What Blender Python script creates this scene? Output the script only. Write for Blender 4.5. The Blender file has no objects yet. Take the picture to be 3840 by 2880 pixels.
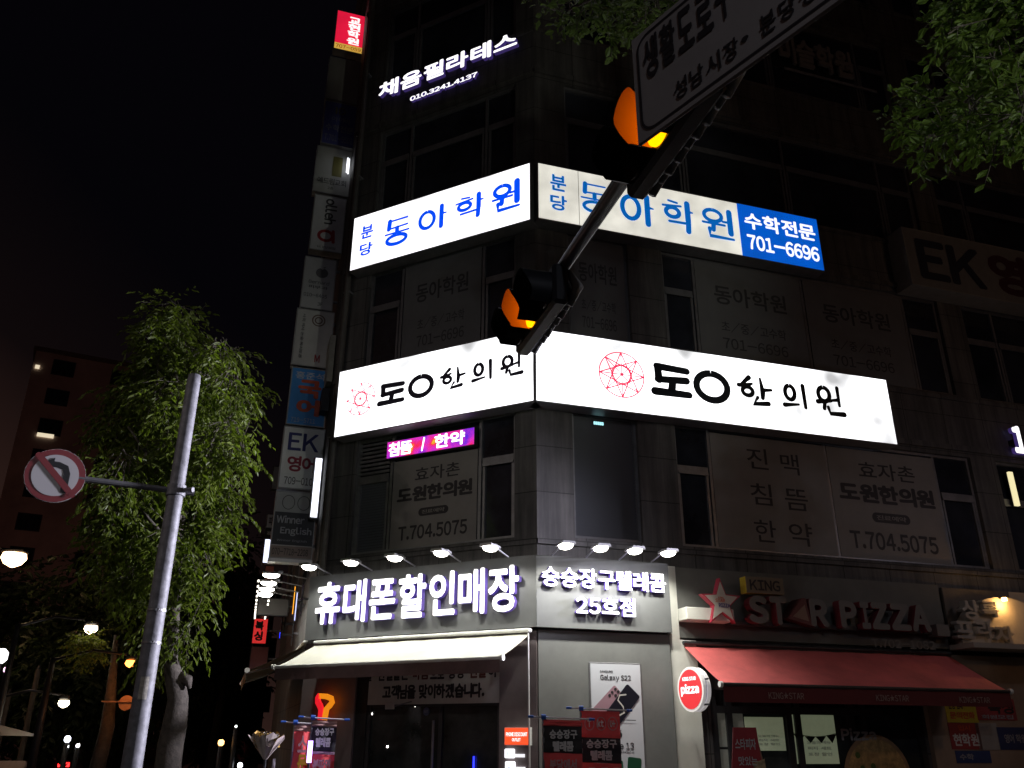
import bpy, math, random
from math import sin, cos, radians as rad, hypot, pi
from mathutils import Vector, Matrix
random.seed(7)
sc = bpy.context.scene
col = sc.collection

# ---------------------------------------------------------------- camera
F, TH, RO, CH = 3189.4, rad(22.7606), rad(.24297), 1.6      # focal length in photo pixels, pitch, roll, eye height
FW = Vector((0, cos(TH), sin(TH)))
_r, _u = Vector((1, 0, 0)), Vector((0, -sin(TH), cos(TH)))
RT = _r * cos(RO) + _u * sin(RO)
UP = _u * cos(RO) - _r * sin(RO)
CAM = Vector((0, 0, CH))
cd = bpy.data.cameras.new('camera'); cam = bpy.data.objects.new('camera', cd); col.objects.link(cam)
cd.sensor_width = 36; cd.lens = F / 3840 * 36; cd.clip_start = .05; cd.clip_end = 900
cam.matrix_world = Matrix(((RT.x, UP.x, -FW.x, CAM.x), (RT.y, UP.y, -FW.y, CAM.y), (RT.z, UP.z, -FW.z, CAM.z), (0, 0, 0, 1)))
sc.camera = cam
# ---------------------------------------------------------------- night sky, exposure
w = bpy.data.worlds.new('World'); sc.world = w; w.use_nodes = True
wn = w.node_tree; wb = wn.nodes['Background']
tc = wn.nodes.new('ShaderNodeTexCoord'); sp = wn.nodes.new('ShaderNodeSeparateXYZ')
wn.links.new(tc.outputs['Generated'], sp.inputs[0])
mx = wn.nodes.new('ShaderNodeMath'); mx.operation = 'MULTIPLY_ADD'            # city glow: low and to the left
mx.inputs[1].default_value = -1.0; mx.inputs[2].default_value = .25
wn.links.new(sp.outputs['X'], mx.inputs[0])
sb = wn.nodes.new('ShaderNodeMath'); sb.operation = 'MULTIPLY_ADD'; sb.inputs[1].default_value = -1.3
wn.links.new(sp.outputs['Z'], sb.inputs[0]); wn.links.new(mx.outputs[0], sb.inputs[2])
cr = wn.nodes.new('ShaderNodeValToRGB')
cr.color_ramp.elements[0].position = 0; cr.color_ramp.elements[0].color = (.0012, .001, .0018, 1)
cr.color_ramp.elements[1].position = .52; cr.color_ramp.elements[1].color = (.024, .0115, .009, 1)
e_ = cr.color_ramp.elements.new(.27); e_.color = (.0042, .0025, .0027, 1)
wn.links.new(sb.outputs[0], cr.inputs[0]); wn.links.new(cr.outputs[0], wb.inputs[0])
wb.inputs[1].default_value = 1.0
sc.view_settings.view_transform = 'Standard'; sc.view_settings.look = 'None'
sc.view_settings.exposure = 0; sc.view_settings.gamma = 1
sc.cycles.use_denoising = True; sc.cycles.max_bounces = 5; sc.cycles.diffuse_bounces = 3
sc.cycles.glossy_bounces = 3; sc.cycles.sample_clamp_indirect = 4

# ---------------------------------------------------------------- measuring: photo pixel -> point on a wall plane of the place
Z = Vector((0, 0, 1))
def az(a): return Vector((sin(a), cos(a), 0))
def ray(x, y): return (FW * F + RT * (x - 1920) + UP * (1440 - y)).normalized()
def atdist(x, y, d):
    v = ray(x, y); return CAM + v * (d / hypot(v.x, v.y))
AZA = rad(-62.5598)
_d = ray(2005, 1365); KC = Vector((_d.x, _d.y, 0)).normalized() * 12.0       # the street corner of the building's signs
RA, RB, RC = -az(AZA), az(AZA + rad(135)), az(AZA + rad(225))
def nrm(R): return R.cross(Z)
C0 = KC + RA * -4.17 - nrm(RA) * .3                                           # far end of the corner face
PL = {'A': (KC, RA), 'B': (KC, RB), 'C': (C0, RC), 'K': (C0 - RC * .8, RB)}
def kplane(t):
    n = 'K%g' % t; PL[n] = (C0 - RC * t, RB); return n
def hit(pl, off, x, y):
    O, R = PL[pl]; n = nrm(R); v = ray(x, y)
    p = CAM + v * (((O + n * off - CAM).dot(n)) / v.dot(n)); return (p - O).dot(R), p.z
def box2(pl, off, bl, tr):
    a, b = hit(pl, off, *bl), hit(pl, off, *tr); return a[0], a[1], b[0], b[1]
def at(pl, s, z, off=0):
    O, R = PL[pl]; p = O + R * s + nrm(R) * off; return Vector((p.x, p.y, z))
def rotz(pl): return math.atan2(PL[pl][1].y, PL[pl][1].x)

# ---------------------------------------------------------------- materials
MATS = {}
def M(name, colr, rough=.6, metal=0, em=None, es=0, var=0, scale=6, bump=0, spec=.5, sample=True):
    if name in MATS: return MATS[name]
    m = bpy.data.materials.new(name); m.use_nodes = True; nt = m.node_tree; p = nt.nodes['Principled BSDF']
    c4 = (*colr, 1); p.inputs['Base Color'].default_value = c4
    p.inputs['Roughness'].default_value = rough; p.inputs['Metallic'].default_value = metal
    p.inputs['Specular IOR Level'].default_value = spec
    if var or bump:
        t = nt.nodes.new('ShaderNodeTexCoord'); n = nt.nodes.new('ShaderNodeTexNoise')
        n.inputs['Scale'].default_value = scale; n.inputs['Detail'].default_value = 6; n.inputs['Roughness'].default_value = .65
        nt.links.new(t.outputs['Object'], n.inputs['Vector'])
        if var:
            r = nt.nodes.new('ShaderNodeValToRGB')
            r.color_ramp.elements[0].position = .3; r.color_ramp.elements[1].position = .7
            r.color_ramp.elements[0].color = tuple(max(0, c * (1 - var)) for c in colr) + (1,)
            r.color_ramp.elements[1].color = tuple(min(1, c * (1 + var)) for c in colr) + (1,)
            nt.links.new(n.outputs[0], r.inputs[0]); nt.links.new(r.outputs[0], p.inputs['Base Color'])
        if bump:
            b = nt.nodes.new('ShaderNodeBump'); b.inputs['Strength'].default_value = bump; b.inputs['Distance'].default_value = .02
            nt.links.new(n.outputs[0], b.inputs['Height']); nt.links.new(b.outputs[0], p.inputs['Normal'])
    if em:
        p.inputs['Emission Color'].default_value = (*em, 1); p.inputs['Emission Strength'].default_value = es
        if not sample: m.cycles.emission_sampling = 'NONE'
    MATS[name] = m; return m
def EM(name, colr, es, var=0, scale=1.6, sample=True):
    """translucent lit plastic: tubes behind it make it a little uneven"""
    if name in MATS: return MATS[name]
    m = M(name, (.7 * min(1, colr[0] + .05), .7 * min(1, colr[1] + .05), .7 * min(1, colr[2] + .05)), .35, 0, colr, es, sample=sample)
    if var:
        nt = m.node_tree; p = nt.nodes['Principled BSDF']
        t = nt.nodes.new('ShaderNodeTexCoord'); n = nt.nodes.new('ShaderNodeTexNoise')
        n.inputs['Scale'].default_value = scale; n.inputs['Detail'].default_value = 2
        mr = nt.nodes.new('ShaderNodeMapRange'); mr.inputs[1].default_value = .3; mr.inputs[2].default_value = .7
        mr.inputs[3].default_value = es * (1 - var); mr.inputs[4].default_value = es * (1 + var * .4)
        nt.links.new(t.outputs['Object'], n.inputs['Vector']); nt.links.new(n.outputs[0], mr.inputs[0])
        nt.links.new(mr.outputs[0], p.inputs['Emission Strength'])
    return m
def panelled(name, colr, bw, bh, rough=.75):
    """stone cladding with thin joints"""
    if name in MATS: return MATS[name]
    m = M(name, colr, rough, var=.25, scale=1.3, bump=.15); nt = m.node_tree; p = nt.nodes['Principled BSDF']
    t = nt.nodes.new('ShaderNodeTexCoord'); mp = nt.nodes.new('ShaderNodeMapping'); mp.inputs['Rotation'].default_value = (rad(90), 0, 0)
    b = nt.nodes.new('ShaderNodeTexBrick'); b.offset = 0
    b.inputs['Scale'].default_value = 1; b.inputs['Brick Width'].default_value = bw; b.inputs['Row Height'].default_value = bh
    b.inputs['Mortar Size'].default_value = .008; b.inputs['Color1'].default_value = (1, 1, 1, 1); b.inputs['Color2'].default_value = (.82, .82, .82, 1)
    b.inputs['Mortar'].default_value = (.25, .25, .25, 1)
    mxn = nt.nodes.new('ShaderNodeMix'); mxn.data_type = 'RGBA'; mxn.blend_type = 'MULTIPLY'; mxn.inputs[0].default_value = 1
    src = p.inputs['Base Color'].links[0].from_socket
    nt.links.new(t.outputs['Object'], mp.inputs[0]); nt.links.new(mp.outputs[0], b.inputs['Vector'])
    nt.links.new(src, mxn.inputs[6]); nt.links.new(b.outputs['Color'], mxn.inputs[7]); nt.links.new(mxn.outputs[2], p.inputs['Base Color'])
    return m
alu = M('aluminium', (.22, .22, .235), .45, .6, var=.2)
dkalu = M('dark_aluminium', (.05, .05, .055), .45, .5, var=.2)
blk = M('black_paint', (.012, .012, .015), .5, var=.3)
stone = panelled('stone_cladding', (.125, .118, .115), .9, .72)
def streaked(m, amount=.55):
    """rain and soot streaks running down the cladding"""
    nt = m.node_tree; p = nt.nodes['Principled BSDF']; t = nt.nodes.new('ShaderNodeTexCoord'); mp = nt.nodes.new('ShaderNodeMapping'); mp.inputs['Scale'].default_value = (3.5, 3.5, .22)
    n = nt.nodes.new('ShaderNodeTexNoise'); n.inputs['Scale'].default_value = 1.6; n.inputs['Detail'].default_value = 7; n.inputs['Roughness'].default_value = .7
    r = nt.nodes.new('ShaderNodeValToRGB'); r.color_ramp.elements[0].position = .38; r.color_ramp.elements[1].position = .62
    r.color_ramp.elements[0].color = (1 - amount, 1 - amount, 1 - amount * .95, 1); r.color_ramp.elements[1].color = (1, 1, 1, 1)
    mx_ = nt.nodes.new('ShaderNodeMix'); mx_.data_type = 'RGBA'; mx_.blend_type = 'MULTIPLY'; mx_.inputs[0].default_value = 1
    src = p.inputs['Base Color'].links[0].from_socket
    nt.links.new(t.outputs['Object'], mp.inputs[0]); nt.links.new(mp.outputs[0], n.inputs['Vector']); nt.links.new(n.outputs[0], r.inputs[0])
    nt.links.new(src, mx_.inputs[6]); nt.links.new(r.outputs[0], mx_.inputs[7]); nt.links.new(mx_.outputs[2], p.inputs['Base Color'])
streaked(stone)
glass = M('dark_glass', (.022, .024, .032), .06, spec=.6, var=.7, scale=.7)
steel = M('galvanised_steel', (.2, .2, .22), .6, .15, var=.4, scale=14, bump=.12)
film = M('window_film', (.215, .2, .19), .6, var=.08, scale=3)
ink = M('dark_ink', (.022, .018, .022), .6)
white = M('white_plastic', (.75, .75, .72), .45, var=.05)

# ---------------------------------------------------------------- mesh building
class MB:
    def __init__(self): self.v = []; self.f = []; self.mi = []; self.mats = []
    def m(self, mat):
        if mat not in self.mats: self.mats.append(mat)
        return self.mats.index(mat)
    def add(self, vs, fs, mat):
        b = len(self.v); k = self.m(mat); self.v += [Vector(a) for a in vs]
        self.f += [[b + i for i in f] for f in fs]; self.mi += [k] * len(fs); return self
    def box(self, x0, y0, z0, x1, y1, z1, mat, bev=0):
        b = min(bev, (x1 - x0) / 2.1, (y1 - y0) / 2.1, (z1 - z0) / 2.1)
        if b <= 0:
            vs = [(x, y, z) for z in (z0, z1) for y in (y0, y1) for x in (x0, x1)]
            return self.add(vs, [[0, 2, 3, 1], [4, 5, 7, 6], [0, 1, 5, 4], [2, 6, 7, 3], [0, 4, 6, 2], [1, 3, 7, 5]], mat)
        vs = []; idx = {}                                                     # chamfered box
        for iz in (0, 1):
            for iy in (0, 1):
                for ix in (0, 1):
                    X, Y, W = (x0, x1)[ix], (y0, y1)[iy], (z0, z1)[iz]
                    sx, sy, sz = (b, -b)[ix], (b, -b)[iy], (b, -b)[iz]
                    for a, q in enumerate(((X, Y + sy, W + sz), (X + sx, Y, W + sz), (X + sx, Y + sy, W))):
                        idx[ix, iy, iz, a] = len(vs); vs.append(q)
        fs = []
        for i in (0, 1):
            fs.append([idx[i, 0, 0, 0], idx[i, 1, 0, 0], idx[i, 1, 1, 0], idx[i, 0, 1, 0]][::1 if i else -1])
            fs.append([idx[0, i, 0, 1], idx[1, i, 0, 1], idx[1, i, 1, 1], idx[0, i, 1, 1]][::-1 if i else 1])
            fs.append([idx[0, 0, i, 2], idx[1, 0, i, 2], idx[1, 1, i, 2], idx[0, 1, i, 2]][::1 if i else -1])
            for j in (0, 1):
                fs.append([idx[0, i, j, 1], idx[1, i, j, 1], idx[1, i, j, 2], idx[0, i, j, 2]])
                fs.append([idx[i, 0, j, 0], idx[i, 1, j, 0], idx[i, 1, j, 2], idx[i, 0, j, 2]])
                fs.append([idx[i, j, 0, 0], idx[i, j, 1, 0], idx[i, j, 1, 1], idx[i, j, 0, 1]])
                for k in (0, 1): fs.append([idx[i, j, k, 0], idx[i, j, k, 1], idx[i, j, k, 2]])
        return self.add(vs, fs, mat)
    def tube(self, pts, rr, mat, n=10, caps=True):
        pts = [Vector(p) for p in pts]; rr = rr if isinstance(rr, (list, tuple)) else [rr] * len(pts)
        vs = []; fs = []; prev = None
        for i, p in enumerate(pts):
            d = (pts[min(i + 1, len(pts) - 1)] - pts[max(i - 1, 0)]).normalized()
            if prev is None: a = d.orthogonal().normalized()
            else: a = (prev - d * prev.dot(d)).normalized()
            prev = a; b = d.cross(a)
            for k in range(n):
                t = 2 * pi * k / n; vs.append(p + (a * cos(t) + b * sin(t)) * rr[i])
        for i in range(len(pts) - 1):
            for k in range(n):
                q = (k + 1) % n; fs.append([i * n + k, i * n + q, (i + 1) * n + q, (i + 1) * n + k])
        if caps: fs.append(list(range(n))[::-1]); fs.append([(len(pts) - 1) * n + k for k in range(n)])
        return self.add(vs, fs, mat)
    def prism(self, poly, y0, y1, mat, side=None):
        """outline in local x,z (seen from the front, counter-clockwise), y0 front, y1 back"""
        n = len(poly); vs = [(x, y0, z) for x, z in poly] + [(x, y1, z) for x, z in poly]
        self.add(vs, [list(range(n)), list(range(n, 2 * n))[::-1]], mat)
        return self.add(vs, [[i, i + n, (i + 1) % n + n, (i + 1) % n] for i in range(n)], side or mat)
    def build(self, name, parent=None, smooth=False, loc=None, rz=0):
        me = bpy.data.meshes.new(name); me.from_pydata(self.v, [], self.f)
        for m in self.mats: me.materials.append(m)
        me.polygons.foreach_set('material_index', self.mi)
        if smooth: me.polygons.foreach_set('use_smooth', [True] * len(self.f))
        me.update(); o = bpy.data.objects.new(name, me); col.objects.link(o)
        if parent: o.parent = parent
        if loc is not None: o.location = loc; o.rotation_euler = (0, 0, rz)
        return o
def tag(o, label=None, cat=None, group=None, kind=None):
    for k, v in (('label', label), ('category', cat), ('group', group), ('kind', kind)):
        if v: o[k] = v
    return o
def thing(name, label, cat, loc, rz=0, group=None):
    o = bpy.data.objects.new(name, None); o.empty_display_size = .2; col.objects.link(o)
    o.location = loc; o.rotation_euler = (0, 0, rz); return tag(o, label, cat, group)
def on(pl, name, label, cat, s, z, off=0, group=None): return thing(name, label, cat, at(pl, s, z, off), rotz(pl), group)

# ---------------------------------------------------------------- lettering: built-in font outlines as meshes, thickened and fitted to a measured box
GL = {}
def glyph(ch):
    if ch in GL: return GL[ch]
    src = chr(ord(ch) + 0xFEE0) if '!' <= ch <= '~' else ch
    c = bpy.data.curves.new('g', 'FONT'); c.body = src; c.resolution_u = 3
    o = bpy.data.objects.new('g', c); me = bpy.data.meshes.new_from_object(o)
    vs = [(v.co.x, v.co.y) for v in me.vertices]; fs = [list(p.vertices) for p in me.polygons]
    bpy.data.objects.remove(o); bpy.data.curves.remove(c); bpy.data.meshes.remove(me)
    GL[ch] = (vs, fs); return GL[ch]
def text(mb, s, x0, z0, x1, z1, y, mat, bold=0, depth=0, side=None, gap=.1, spc=.3, slant=0, parent=None, name='letter'):
    """writes s into the box x0..x1, z0..z1 of the local x,z plane, front at y (front looks along -y)"""
    cs = []; cx = 0; lo = 9; hi = -9
    for ch in s:
        if ch == ' ': cx += spc; continue
        vs, fs = glyph(ch); a = min(v[0] for v in vs); b = max(v[0] for v in vs)
        cs.append((cx - a, vs, fs)); cx += b - a + gap
        lo = min(lo, min(v[1] for v in vs)); hi = max(hi, max(v[1] for v in vs))
    cx -= gap
    sx = (x1 - x0) / (cx + 2 * bold); sz = (z1 - z0) / (hi - lo + 2 * bold)
    dirs = [(0, 0)] + ([(bold * cos(k * pi / 4 + .2), bold * sin(k * pi / 4 + .2)) for k in range(8)] if bold else [])
    for i, (dx, vs, fs) in enumerate(cs):
        if parent: mb = MB()
        for k, (ox, oz) in enumerate(dirs):
            yy = y - k * .00025 - (i % 2) * .0001
            q = [(x0 + (v[0] + dx + ox + bold) * sx, yy, z0 + (v[1] + oz - lo + bold) * sz) for v in vs]
            if slant: q = [(a + (c - z0) * slant, b, c) for a, b, c in q]
            mb.add(q, fs, mat)
            if depth:
                cnt = {}
                for f in fs:
                    for a, b in zip(f, f[1:] + f[:1]): cnt[(a, b)] = 1
                n = len(q); back = [(a, y + depth, c) for a, b, c in q]
                sf = [[b, a, a + n, b + n] for (a, b) in cnt if (b, a) not in cnt]
                mb.add(q + back, sf, side or mat)
        if parent: mb.build(name, parent)
    return mb
def brush(mb, strokes, x0, z0, x1, z1, y, mat, fat=1):
    """hand lettered strokes: (points in a unit box, widths)"""
    sx, sz = x1 - x0, z1 - z0; k = 0
    for pts, wd in strokes:
        P = [Vector((x0 + a * sx, z0 + b * sz)) for a, b in pts]; n = len(P)
        wd = wd if isinstance(wd, (list, tuple)) else [wd] * n
        wv = [a * min(abs(sx), sz) * .5 * fat for a in wd]; L = []; R = []; yy = y - k * .0004; k += 1
        for i, p in enumerate(P):
            d = (P[min(i + 1, n - 1)] - P[max(i - 1, 0)]).normalized(); q = Vector((-d.y, d.x)) * wv[i]
            L.append(p + q); R.append(p - q)
        vs = [(a.x, yy, a.y) for a in L] + [(a.x, yy, a.y) for a in R]
        mb.add(vs, [[i + n, i + n + 1, i + 1, i] for i in range(n - 1)], mat)
        for j, e in enumerate((0, n - 1)):
            if (P[0] - P[-1]).length < 1e-4: break
            c = P[e]; r = wv[e]; k += 1
            mb.add([(c.x + r * cos(t * pi / 5), y - k * .0004, c.y + r * sin(t * pi / 5)) for t in range(10)], [list(range(10))], mat)
    return mb
def ring(cx, cz, rx, rz, a0=90, a1=450, n=22): return [(cx + rx * cos(rad(a0 + (a1 - a0) * i / n)), cz + rz * sin(rad(a0 + (a1 - a0) * i / n))) for i in range(n + 1)]

# ================================================================ GROUND
asphalt = M('asphalt', (.05, .05, .052), .85, var=.35, scale=3, bump=.3)
paving = panelled('paving', (.2, .19, .18), .4, .4)
g = MB().add([(-400, -60, 0), (400, -60, 0), (400, 700, 0), (-400, 700, 0)], [[0, 1, 2, 3]], M('earth', (.06, .055, .05), .9, var=.3, scale=.5)).build('ground'); tag(g, kind='structure')
def strip(name, pts, z, mat):
    o = MB().add([(p.x, p.y, z) for p in pts], [list(range(len(pts)))], mat).build(name); return tag(o, kind='structure')
def kerbed(name, pts, h, mat):
    n = len(pts); mb = MB(); vs = [(p.x, p.y, 0) for p in pts] + [(p.x, p.y, h) for p in pts]
    mb.add(vs, [list(range(n, 2 * n))], mat); mb.add(vs, [[i, (i + 1) % n, (i + 1) % n + n, i + n] for i in range(n)], M('kerb_stone', (.3, .3, .29), .8, var=.2))
    return tag(mb.build(name), kind='structure')
nB, nC = nrm(RB), nrm(RC); BD = -RC                                           # BD: up the side street
side0 = at('C', 0, 0, 3.2)
strip('road', [side0 - BD * 25 - RB * 9, side0 - BD * 25, side0 + BD * 160, side0 + BD * 160 - RB * 9], .004, asphalt)
strip('cross_road', [KC + nB * 4 - RB * 60, KC + nB * 16 - RB * 60, KC + nB * 16 + RB * 60, KC + nB * 4 + RB * 60], .008, asphalt)
kerbed('pavement', [at('C', 3.6, 0, 3.0), at('B', 2.0, 0, 3.8), at('B', 45, 0, 3.8), at('B', 45, 0, -8), at('C', -9, 0, -8), at('C', -120, 0, -8), at('C', -120, 0, 3.0)], .13, paving)
kerbed('far_pavement', [side0 - RB * 9 - BD * .5, side0 - RB * 9 + BD * 150, side0 - RB * 16 + BD * 150, side0 - RB * 16 - BD * .5], .13, paving)
for k in range(24):
    a = side0 - RB * 4.6 + BD * (4 + k * 6)
    if k == 0: ml = MB()
    ml.add([(p.x, p.y, .014) for p in (a, a + RB * .14, a + RB * .14 + BD * 3, a + BD * 3)], [[0, 1, 2, 3]], M('road_paint', (.6, .5, .12), .7, var=.2))
tag(ml.build('lane_marking'), kind='structure')

# ================================================================ THE CORNER BUILDING
FL = 3.263; SILL, HEAD, TOP = 4.38, 6.41, 21.0
bld = thing('corner_building', 'dark stone clad shop building with a cut corner, covered in signs', 'building', at('A', -2, 0, -.3))
bld.rotation_euler = (0, 0, 0)
BL0 = bld.location
def wallpart(pl, s0, s1, z0, z1, off, holes, name='wall', mat=stone, rev=.14):
    """one facade as a sheet with real openings and reveals"""
    mb = MB(); xs = sorted({s0, s1, *[a for h in holes for a in (h[0], h[1])]}); zs = sorted({z0, z1, *[a for h in holes for a in (h[2], h[3])]})
    for i in range(len(xs) - 1):
        for j in range(len(zs) - 1):
            cx, cz = (xs[i] + xs[i + 1]) / 2, (zs[j] + zs[j + 1]) / 2
            if any(h[0] < cx < h[1] and h[2] < cz < h[3] for h in holes): continue
            mb.add([(xs[i], 0, zs[j]), (xs[i + 1], 0, zs[j]), (xs[i + 1], 0, zs[j + 1]), (xs[i], 0, zs[j + 1])], [[0, 1, 2, 3]], mat)
    for a, b, c, d in holes:
        vs = [(a, 0, c), (b, 0, c), (b, 0, d), (a, 0, d), (a, rev, c), (b, rev, c), (b, rev, d), (a, rev, d)]
        mb.add(vs, [[0, 4, 5, 1], [1, 5, 6, 2], [2, 6, 7, 3], [3, 7, 4, 0]], mat)
    o = mb.build(name, bld); p = at(pl, 0, 0, off); o.location = p - BL0; o.rotation_euler = (0, 0, rotz(pl)); return o
UA = (-3.55, -.5)                                                             # window unit on the cut corner
UB = [(.72, 1.84, 1), (2.5, 8.52, 0), (9.1, 14.9, 0)]                         # on the street face
floors = range(5)
wallpart('A', -4.17, -.124, 0, TOP, -.3, [(UA[0], UA[1], SILL + i * FL, HEAD + i * FL) for i in floors] + [(-3.05, -.62, .13, 2.85)])
wallpart('B', .124, 16, 0, TOP, -.3, [(a, b, SILL + i * FL, HEAD + i * FL) for i in floors for a, b, _ in UB] + [(2.75, 6.45, .13, 2.3)])
wallpart('C', -9, 0, 0, TOP, 0, [(-s - 1.6, -s, SILL + i * FL, HEAD + i * FL) for i in floors for s in (1.6, 4.2, 6.6)])
rf = MB().add([tuple(at('C', -9, TOP) - BL0), tuple(at('C', 0, TOP) - BL0), tuple(at('A', -.124, TOP, -.3) - BL0), tuple(at('B', 16, TOP, -.3) - BL0), tuple(at('B', 16, TOP, -9) - BL0)], [[0, 1, 2, 3, 4]], stone).build('roof', bld)
dp = MB().tube([(-3.98, -.1, .1), (-3.98, -.1, TOP)], .055, M('drain_paint', (.1, .095, .09), .5, var=.2), 12)
for k in range(8): dp.box(-4.05, -.12, 1.5 + k * 2.6, -3.91, 0, 1.54 + k * 2.6, steel)
o = dp.build('drain_pipe', bld); o.location = at('A', 0, 0, -.3) - BL0; o.rotation_euler = (0, 0, rotz('A'))
def window(pl, off, s0, s1, z0, z1, cols, films=(), blind=()):
    """frame with a transom; pane, film and blind below it"""
    fr = MB(); t = .05
    xs = [s0] + [a for a in cols] + [s1]
    fr.box(s0, -.03, z0, s1, .04, z0 + t, alu); fr.box(s0, -.03, z1 - t, s1, .04, z1, alu)
    for i, x in enumerate(xs):
        a = x if i == 0 else (x - t if i == len(xs) - 1 else x - t / 2); fr.box(a, -.028, z0 + t, a + t, .038, z1 - t, alu)
    zt = z0 + (z1 - z0) * .63
    for i in range(len(xs) - 1):
        if i in films or i in blind: continue
        fr.box(xs[i] + t, -.034, zt - .05, xs[i + 1] - t, .03, zt + .05, alu)
        fr.box(xs[i] + t, -.05, zt - .09, xs[i + 1] - t, -.034, zt - .055, alu)
        fr.box(xs[i] + t, -.02, z0 + t, xs[i] + t + .04, .02, zt - .05, alu); fr.box(xs[i + 1] - t - .04, -.02, z0 + t, xs[i + 1] - t, .02, zt - .05, alu)
    f = fr.build('window', bld); f.location = at(pl, 0, 0, off) - BL0; f.rotation_euler = (0, 0, rotz(pl))
    for i in range(len(xs) - 1):
        a, b = xs[i] + t / 2, xs[i + 1] - t / 2
        if i in blind:
            mb = MB(); n = int((z1 - z0) / .05)
            for k in range(n): mb.add([(a, .02, z0 + .02 + k * .05), (b, .02, z0 + .02 + k * .05), (b, .005, z0 + .066 + k * .05), (a, .005, z0 + .066 + k * .05)], [[0, 1, 2, 3]], M('blind_slats', (.075, .08, .095), .6, var=.15))
            mb.build('blind', f)
        else:
            MB().add([(a, .015, z0 + .03), (b, .015, z0 + .03), (b, .015, z1 - .03), (a, .015, z1 - .03)], [[0, 1, 2, 3]], glass).build('pane', f)
        if i in films: pass
        elif i not in blind and (pl, i) == ('A', 0) and z0 < 5:
            mb = MB()
            for k in range(9): mb.box(a + .03, -.026, zt + .08 + k * .072, b - .03, .0, zt + .12 + k * .072, alu)
            mb.build('louver', f)
            mb = MB()
            for k in range(26): mb.add([(a + .05, .012, z0 + .06 + k * .046), (b - .05, .012, z0 + .06 + k * .046), (b - .05, .004, z0 + .1 + k * .046), (a + .05, .004, z0 + .1 + k * .046)], [[0, 1, 2, 3]], M('blind_slats', (.075, .08, .095)))
            mb.build('blind', f)
for i in floors:
    zz = (SILL + i * FL, HEAD + i * FL)
    window('A', -.4, UA[0], UA[1], *zz, (-2.84, -1.15), films=(1,) if i < 2 else ())
    window('B', -.4, .72, 1.84, *zz, (), blind=(0,) if i == 0 else (), films=(0,) if i == 1 else ())
    window('B', -.4, 2.5, 8.52, *zz, (3.15, 5.42, 7.72), films=(1, 2) if i < 2 else ())
    window('B', -.4, 9.1, 14.9, *zz, (9.9, 12.5, 14.1))
    for s in (1.6, 4.2, 6.6): window('C', -.1, -s - 1.6, -s, *zz, (-s - .8,))
    for pl, a, b, ext in (('A', -4.17, -.124, .05), ('B', .124, 16, .05)):
        for mb in (MB().box(a, -.05, HEAD + i * FL + .1, b, -.002, HEAD + i * FL + .2, stone), MB().box(a, -.04, SILL + i * FL - .13, b, -.003, SILL + i * FL - .05, stone)):
            o = mb.build('ledge', bld); o.location = at(pl, 0, 0, -.3) - BL0; o.rotation_euler = (0, 0, rotz(pl))
# ground floor of the phone shop: grey panels, glazed entrance
shopgrey = M('grey_render', (.145, .15, .145), .7, var=.14, scale=2.2, bump=.1)
shopdark = M('charcoal_panel', (.17, .14, .14), .6, var=.2, scale=2)
mb = MB(); mb.box(.06, .1, .13, 2.06, .3, 3.02, shopgrey)
o = mb.build('shop_wall', bld); o.location = at('B', 0, 0) - BL0; o.rotation_euler = (0, 0, rotz('B'))
mb = MB(); mb.box(-4.08, .1, .13, -3.06, .3, 3.0, shopdark); mb.box(-.62, .1, .13, -.05, .3, 3.0, shopdark); mb.box(-3.06, .12, 2.62, -.62, .3, 3.0, shopdark)
mb.box(-3.06, .14, .13, -2.86, .3, 2.62, blk)
o = mb.build('shop_wall', bld); o.location = at('A', 0, 0) - BL0; o.rotation_euler = (0, 0, rotz('A'))
fr = MB()
for x in (-2.86, -1.62, -.68): fr.box(x, .16, .13, x + .06, .24, 2.6, dkalu)
fr.box(-2.86, .158, 2.05, -.62, .242, 2.1, dkalu)
o = fr.build('shopfront', bld); o.location = at('A', 0, 0) - BL0; o.rotation_euler = (0, 0, rotz('A'))
MB().add([(-2.8, .2, .13), (-.68, .2, .13), (-.68, .2, 2.6), (-2.8, .2, 2.6)], [[0, 1, 2, 3]], M('shop_glass', (.035, .04, .04), .05, spec=.6, var=.8, scale=1.2)).build('pane', o)  # mottled base colour stands in for reflections and the dim room
MB().tube([(-1.66, .09, .7), (-1.66, .09, 1.86)], .018, alu, 8).build('door_handle', o)
mb = MB()
for p in ((1393, 2677), (1556, 2646), (1452, 2800)):
    s, z = hit('A', -.19, *p); mb.tube([(s, .19, z), (s, .21, z)], .016, EM('shop_spot', (1, .95, .9), 6), 10)
mb.build('interior_spotlight', o)

# ================================================================ SIGNS
def lightbox(pl, name, label, s0, z0, s1, z1, depth, face, frame=alu, off=0, rim=.02, cat='sign', group=None):
    """thing > housing, face; local x right, z up, front face at y=0"""
    t = on(pl, name, label, cat, s0, z0, off, group); W, H = s1 - s0, z1 - z0
    hb = MB(); hb.box(0, .012, 0, W, depth, H, frame)
    for a in ((0, 0, rim, H), (W - rim, 0, W, H), (rim, 0, W - rim, rim), (rim, H - rim, W - rim, H)): hb.box(a[0], -.003, a[1], a[2], .012, a[3], frame)
    hb.build('housing', t)
    MB().add([(rim, .002, rim), (W - rim, .002, rim), (W - rim, .002, H - rim), (rim, .002, H - rim)], [[0, 1, 2, 3]], face).build('face', t)
    return t, W, H
LIT = 2.2
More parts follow.
